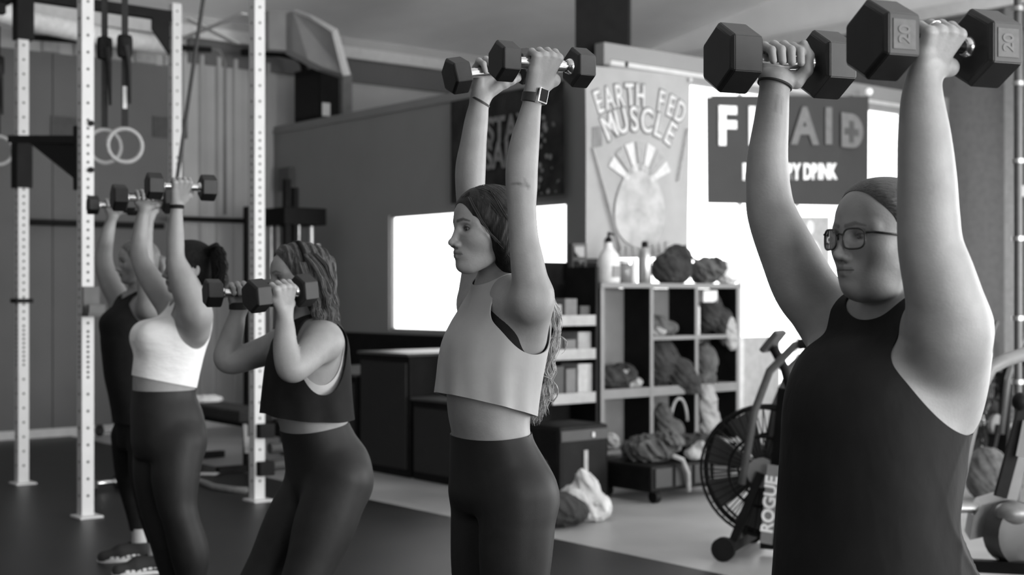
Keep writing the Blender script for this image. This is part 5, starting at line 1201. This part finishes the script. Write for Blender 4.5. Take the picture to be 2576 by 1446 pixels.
# ---------------- woman in black tank, dumbbells racked at the shoulders
def person_racked():
    p = Person('r', 4.36, 770, 27, 'long-haired woman in black tank dipping at the knees with dumbbells at her shoulders')
    D, near, far = 4.36, 4.19, 4.51
    body = [(818, 735, 838, .14), (850, 708, 858, .168), (900, 692, 866, .160), (950, 688, 866, .150), (1000, 692, 864, .140), (1050, 700, 868, .138), (1090, 710, 886, .150), (1130, 718, 914, .168), (1180, 724, 930, .180), (1220, 728, 932, .180), (1270, 740, 915, .165)]
    p.torso.add(p.loft(body))
    p.head(753, 700, 4.35, 0.93, yaw=0, pitch=2, brow=0.6)
    p.torso.add(Cap(W(778, 745, 4.38), W(782, 840, 4.38), 0.050, 0.056, 0.05), Cap(W(782, 828, 4.38), W(812, 858, near), 0.048, 0.050, 0.05), Cap(W(782, 828, 4.38), W(722, 862, far), 0.048, 0.048, 0.05))
    dbn = W(706, 737, 4.08); dbf = W(606, 737, 4.46); wn, wf = W(716, 786, 4.09), W(600, 782, 4.47)
    axr = Vector((-0.72, -0.69, -0.10)).normalized()
    hn = p.hand(dbn, -axr, UP, -p.L, wn, 0.98); hf = p.hand(dbf, -p.F, UP, p.L, wf, 0.96)
    p.arm([(716, 786, 4.09, 18), (717, 825, 4.09, 25), (718, 870, 4.08, 31), (728, 912, 4.07, 37), (738, 926, 4.07, 37), (768, 902, 4.11, 39), (798, 872, 4.16, 44), (812, 860, 4.19, 47)], hn)
    p.arm([(600, 782, 4.47, 18), (590, 820, 4.47, 25), (578, 865, 4.48, 31), (570, 900, 4.48, 33), (590, 908, 4.48, 33), (640, 892, 4.49, 35), (690, 875, 4.50, 40), (722, 865, far, 42)], hf)
    p.torso.add(*p.chain([(858, 1205, 4.28, 74), (820, 1310, 4.26, 76), (785, 1410, 4.23, 62), (748, 1505, 4.2, 50), (755, 1545, 4.2, 48), (790, 1640, 4.24, 42), (812, 1735, 4.27, 28)], 0.02))
    p.torso.add(*p.chain([(805, 1205, 4.44, 74), (745, 1310, 4.42, 74), (688, 1410, 4.40, 58), (640, 1500, 4.38, 50), (650, 1540, 4.38, 46), (690, 1640, 4.42, 40), (712, 1728, 4.44, 28)], 0.02))
    shoe(p, W(812, 1735, 4.27), 1, SHOEB, SHOEW); shoe(p, W(712, 1728, 4.44), -1, SHOEB, SHOEW)
    p.finish()
    leggings(p, lambda f: 0.900-0.17*f, 0.13, LEGG, 1.02)
    br = mat('light_bra', 0.5, rough=0.8, bump=0.08, bscale=300)
    tank_top(p, 'sports_bra', None, br, lambda f, l: 0.995+0*f, (0, 1.30, .10, .085, .06), (0.0, 1.17, 0.075, 0.125), 0.085, (0.95, 1.22), off=0.003, ztop=1.20)
    sh = [(835, 712, 856, .165), (860, 696, 862, .170), (900, 676, 869, .170), (950, 666, 875, .170), (1000, 660, 880, .170), (1040, 656, 884, .170), (1090, 650, 889, .172), (1130, 646, 893, .174)]
    tank_top(p, 'tank_top', sh, BLACKC, lambda f, l: 0.945+0.06*f-0.015*np.clip(np.abs(l)/0.17, 0, 1), (0, 1.30, .095, .080, .07), (-0.002, 1.16, 0.082, 0.145), 0.088, (0.88, 1.34), ztop=1.30, fold=lambda a, z: 0.02*np.clip((1.15-z)/0.2, 0, 1)*np.sin(9*a+10*z))
    hm = mat('brown_hair', 0.055, rough=0.45, spec=0.3, var=0.6, scale=26, bump=0.5, bscale=40, stretch=(5, 5, 0.7)); w = p.w
    ex = (Ell(w(-0.02, 0.066, -0.02), np.array((0.05, 0.03, 0.06))*0.93, p.hA, 0.02), Ell(w(-0.02, -0.066, -0.02), np.array((0.05, 0.03, 0.06))*0.93, p.hA, 0.02), Ell(w(-0.045, 0, 0.02), np.array((0.085, 0.082, 0.085))*0.93, p.hA, 0.02),
          Cap(w(-0.05, 0.045, -0.04), W(812, 790, 4.30), 0.055, 0.042, 0.04), Cap(W(812, 790, 4.30), W(835, 850, 4.36), 0.042, 0.018, 0.03), Cap(w(-0.06, -0.03, -0.04), W(805, 800, 4.48), 0.055, 0.04, 0.04), Ell(w(0.045, 0.0, 0.085), np.array((0.035, 0.05, 0.02)), p.hA, 0.02))
    p.cap([(0.14, 0.07), (0.095, 0.085), (0.074, 0.078), (0.04, 0.060), (0.011, 0.044), (-0.03, 0.026), (-0.06, 0.006), (-0.12, -0.02)], hm, grow=0.009, extra=ex, zmin=-0.5, disp=lambda P: 0.003*np.sin(p.hl(P)[:, 0]*210+25*p.hl(P)[:, 2])+0.0015*np.sin(p.hl(P)[:, 0]*430-40*p.hl(P)[:, 2]))
    v = lambda x, y, d: W(x, y, d)
    gs = [[v(770, 640, 4.26), v(800, 680, 4.25), v(822, 740, 4.25), v(832, 790, 4.27), v(842, 828, 4.30)], [v(785, 638, 4.28), v(815, 672, 4.28), v(832, 740, 4.28), v(836, 800, 4.3), v(846, 840, 4.32)], [v(765, 660, 4.25), v(785, 720, 4.23), v(800, 770, 4.24), v(806, 815, 4.25)]]
    strands(p.root, 'hair_strands', mat('brown_hair_strand', 0.085, rough=0.45, spec=0.3, var=0.4, scale=40), gs, 300, 0.010, r=(0.0006, 0.0012), seed=12, wave=0.004)
    b = MB(); e = lambda x, y, z: Vector(w(x, y, z)); b.tube([e(-0.005, 0.094, -0.03), e(0.0, 0.092, 0.03), e(0.005, 0.07, 0.095), e(0.006, 0.03, 0.122), e(0.006, -0.03, 0.122), e(0.005, -0.07, 0.095), e(0, -0.092, 0.03)], 0.008, 10); b.build('headband', BLACKC, p.root, smooth=180)
    band(p.root, 'wrist_strap', W(600, 770, 4.47), UP, 0.027, 0.024, 0.004, mat('black_elastic', 0.015, rough=0.8))
    grp = 'hexagon dumbbells held at the shoulders'
    hexagon_dumbbell(dbn, axr, 0.051, 0.056, 0.112, 'black hexagon dumbbell in front of the face of the long-haired woman', grp)
    hexagon_dumbbell(dbf, p.F, 0.048, 0.054, 0.132, 'black hexagon dumbbell in the far strapped hand of the long-haired woman', grp, roll=14)
# ---------------- woman in white cropped bra
def person_white():
    p = Person('w', 5.48, 430, 27, 'ponytailed woman in white cropped sports top and dark leggings pressing dumbbells overhead')
    D, near, far = 5.48, 5.33, 5.66
    body = [(768, 440, 520, .125), (790, 412, 527, .160), (820, 372, 527, .155), (850, 352, 521, .145), (880, 346, 511, .135), (910, 342, 503, .128), (950, 338, 494, .122), (990, 337, 488, .122), (1030, 335, 502, .142), (1080, 335, 513, .162), (1110, 336, 515, .168), (1150, 345, 508, .160)]
    p.torso.add(p.loft(body))
    for sg in (1, -1): p.torso.add(Ell(p.at(0.085, sg*0.064, 1.160), (0.060, 0.060, 0.060), None, 0.05))
    p.head(475, 674, 5.47, 0.93, pitch=0)
    p.torso.add(Cap(W(482, 715, 5.49), W(478, 780, 5.5), 0.050, 0.056, 0.05), Cap(W(478, 772, 5.49), W(492, 790, near), 0.048, 0.050, 0.05), Cap(W(478, 772, 5.49), W(436, 785, far), 0.048, 0.046, 0.05))
    dbn = W(456, 470, near); dbf = W(363, 499, far); wn, wf = W(445, 516, near), W(364, 524, far)
    hn = p.hand(dbn, -p.F, UP, -p.L, wn, 0.98); hf = p.hand(dbf, -p.F, UP, p.L, wf, 0.96, thumb='out')
    p.arm([(445, 516, near, 13), (442, 560, near, 18.5), (441, 610, near, 22), (443, 652, near, 23), (455, 690, near, 31), (472, 735, near, 38), (490, 785, near+.02, 37), (497, 835, near+.07, 30)], hn, 0.045)
    p.arm([(364, 524, far, 12.5), (356, 560, far, 16.5), (350, 610, far, 20), (353, 655, far, 23), (378, 700, far, 29), (408, 742, far, 33), (438, 785, far, 34)], hf)
    p.torso.add(*p.chain([(452, 1115, 5.40, 60), (442, 1190, 5.38, 58), (444, 1260, 5.37, 48), (456, 1310, 5.37, 43), (477, 1390, 5.40, 46), (482, 1460, 5.42, 32), (484, 1545, 5.44, 19)], 0.02))
    p.torso.add(*p.chain([(400, 1115, 5.56, 60), (394, 1190, 5.55, 56), (398, 1260, 5.55, 47), (408, 1310, 5.55, 42), (432, 1390, 5.57, 43), (440, 1460, 5.58, 30), (442, 1525, 5.6, 18)], 0.02))
    shoe(p, W(484, 1545, 5.44), 1, SHOEB, SHOEW); shoe(p, W(442, 1525, 5.6), -1, SHOEB, SHOEW)
    p.finish(h=0.007, hh=0.003)
    leggings(p, lambda f: 0.945+0.0*f, 0.12, LEGG, 1.0, h=0.008)
    wb = mat('white_stretch_fabric', 0.82, rough=0.75, var=0.03, scale=12, bump=0.25, bscale=14, stretch=(1, 1, 2.2))
    tank_top(p, 'cropped_sports_top', None, wb, lambda f, l: 0.972+0.22*f, (0.02, 1.34, .10, .085, .06), (-0.075, 1.25, 0.098, 0.135), 0.060, (0.92, 1.36), off=0.005, ztop=1.335, h=0.006, extra=lambda f, l, z: (1.325-0.75*(f-0.02)-z)*0.8)
    hm = mat('black_hair', 0.008, rough=0.6, spec=0.12, var=0.6, scale=40, bump=0.4, bscale=60, stretch=(5, 5, 1)); w = p.w
    p.cap([(0.14, 0.07), (0.08, 0.085), (0.03, 0.06), (-0.01, 0.035), (-0.06, -0.02)], hm, grow=0.008, zmin=-0.075)
    b = MB(); b.tube([W(512, 650, 5.46), W(524, 632, 5.45), W(540, 624, 5.44), W(548, 645, 5.43), W(550, 690, 5.43), W(542, 735, 5.44), W(536, 765, 5.45)], [0.022, 0.020, 0.026, 0.030, 0.028, 0.02, 0.006], 14); b.build('ponytail', hm, p.root, smooth=180)
    strands(p.root, 'ponytail_strands', hm, [[W(524, 632, 5.45), W(544, 622, 5.42), W(553, 650, 5.41), W(553, 700, 5.42), W(540, 760, 5.44)]], 70, 0.014, r=(0.0008, 0.0014), seed=5, wave=0.006)
    band(p.root, 'watch', W(445, 520, near), UP, 0.0245, 0.016, 0.004, BLACKC)
    grp = 'hexagon dumbbells of the back pair'
    hexagon_dumbbell(dbn, p.F, 0.053, 0.062, 0.148, 'black hexagon dumbbell in the near hand of the woman in white top', grp)
    hexagon_dumbbell(dbf, p.F, 0.058, 0.060, 0.145, 'black hexagon dumbbell in the far hand of the woman in white top', grp, roll=10)
# ---------------- person in black, furthest back
def person_black():
    p = Person('b', 6.67, 335, 27, 'person all in black pressing dumbbells overhead, furthest back beside the white rig')
    D, near, far = 6.67, 6.51, 6.83
    body = [(752, 312, 385, .13), (790, 272, 396, .160), (850, 268, 400, .155), (900, 270, 400, .148), (950, 275, 398, .142), (1000, 284, 398, .145), (1050, 292, 402, .158), (1100, 296, 404, .160), (1130, 300, 402, .15)]
    p.torso.add(p.loft(body))
    p.head(347, 660, 6.66, 0.93, pitch=2)
    p.torso.add(Cap(W(352, 700, 6.68), W(350, 765, 6.69), 0.052, 0.058, 0.05), Cap(W(350, 757, 6.68), W(382, 775, near), 0.048, 0.050, 0.05), Cap(W(350, 757, 6.68), W(306, 770, far), 0.048, 0.048, 0.05))
    dbn = W(376, 512, near); dbf = W(284, 517, far); wn, wf = W(376, 545, near), W(283, 545, far)
    hn = p.hand(dbn, -p.F, UP, -p.L, wn, 0.95); hf = p.hand(dbf, -p.F, UP, p.L, wf, 0.95, thumb='out')
    p.arm([(376, 545, near, 11), (368, 590, near, 16), (364, 645, near, 20), (368, 690, near, 24), (376, 735, near, 30), (380, 775, near, 31)], hn)
    p.arm([(283, 545, far, 11), (270, 590, far, 17), (261, 640, far, 21), (263, 672, far, 24), (278, 712, far, 27), (304, 762, far, 29)], hf)
    p.torso.add(*p.chain([(372, 1095, 6.56, 48), (372, 1180, 6.52, 45), (376, 1250, 6.48, 35), (386, 1310, 6.45, 29), (392, 1360, 6.42, 20), (393, 1412, 6.41, 14)], 0.02))
    p.torso.add(*p.chain([(328, 1095, 6.76, 46), (332, 1180, 6.78, 41), (338, 1240, 6.78, 32), (348, 1290, 6.76, 28), (350, 1335, 6.74, 20), (351, 1378, 6.73, 14)], 0.02))
    a1, a2 = W(393, 1412, 6.41), W(351, 1378, 6.73)
    s1 = shoe(p, a1, 1, SHOEB, SHOEW); s2 = shoe(p, a2, -1, SHOEB, SHOEW)
    for a in (a1, a2): b = MB(); b.tube([Vector((a.x, a.y, 0.06)), Vector((a.x, a.y, 0.10)), Vector((a.x, a.y, 0.145)), Vector((a.x, a.y, 0.165))], [0.042, 0.037, 0.036, 0.037], 18); b.build('sock', mat('pale_sock', 0.5, rough=0.9), p.root, smooth=60)
    p.finish(h=0.008, hh=0.0035)
    leggings(p, lambda f: 1.0+0*f, 0.155, BLACKC, 1.05, h=0.009)
    sh = [(765, 298, 390, .145), (790, 264, 398, .165), (850, 257, 404, .165), (900, 262, 404, .162), (950, 268, 402, .160), (1000, 280, 403, .165), (1050, 288, 405, .168), (1100, 290, 408, .17)]
    tank_top(p, 'black_top', sh, BLACKC, lambda f, l: 0.70+0*f, (0, 1.36, .095, .08, .07), (-0.02, 1.30, 0.07, 0.11), 0.10, (0.66, 1.40), ztop=1.36, h=0.008)
    hm = mat('fair_hair', 0.14, rough=0.4, var=0.6, scale=30, bump=0.4, bscale=50, stretch=(4, 4, 1)); w = p.w
    p.cap([(0.14, 0.07), (0.08, 0.082), (0.03, 0.055), (-0.01, 0.03), (-0.06, -0.01)], hm, grow=0.009, zmin=-0.085)
    b = MB(); b.tube([Vector(w(-0.09, 0, 0.03)), Vector(w(-0.125, 0.01, 0.01)), Vector(w(-0.13, 0.012, -0.05)), Vector(w(-0.115, 0.01, -0.11))], [0.02, 0.026, 0.022, 0.006], 12); b.build('ponytail', hm, p.root, smooth=180)
    grp = 'hexagon dumbbells of the back pair'
    hexagon_dumbbell(dbn, p.F, 0.048, 0.055, 0.14, 'black hexagon dumbbell in the near hand of the person in black, half hidden', grp)
    hexagon_dumbbell(dbf, p.F, 0.048, 0.055, 0.14, 'black hexagon dumbbell in the far hand of the person all in black', grp)
person_center(); person_glasses(); person_racked(); person_white(); person_black()
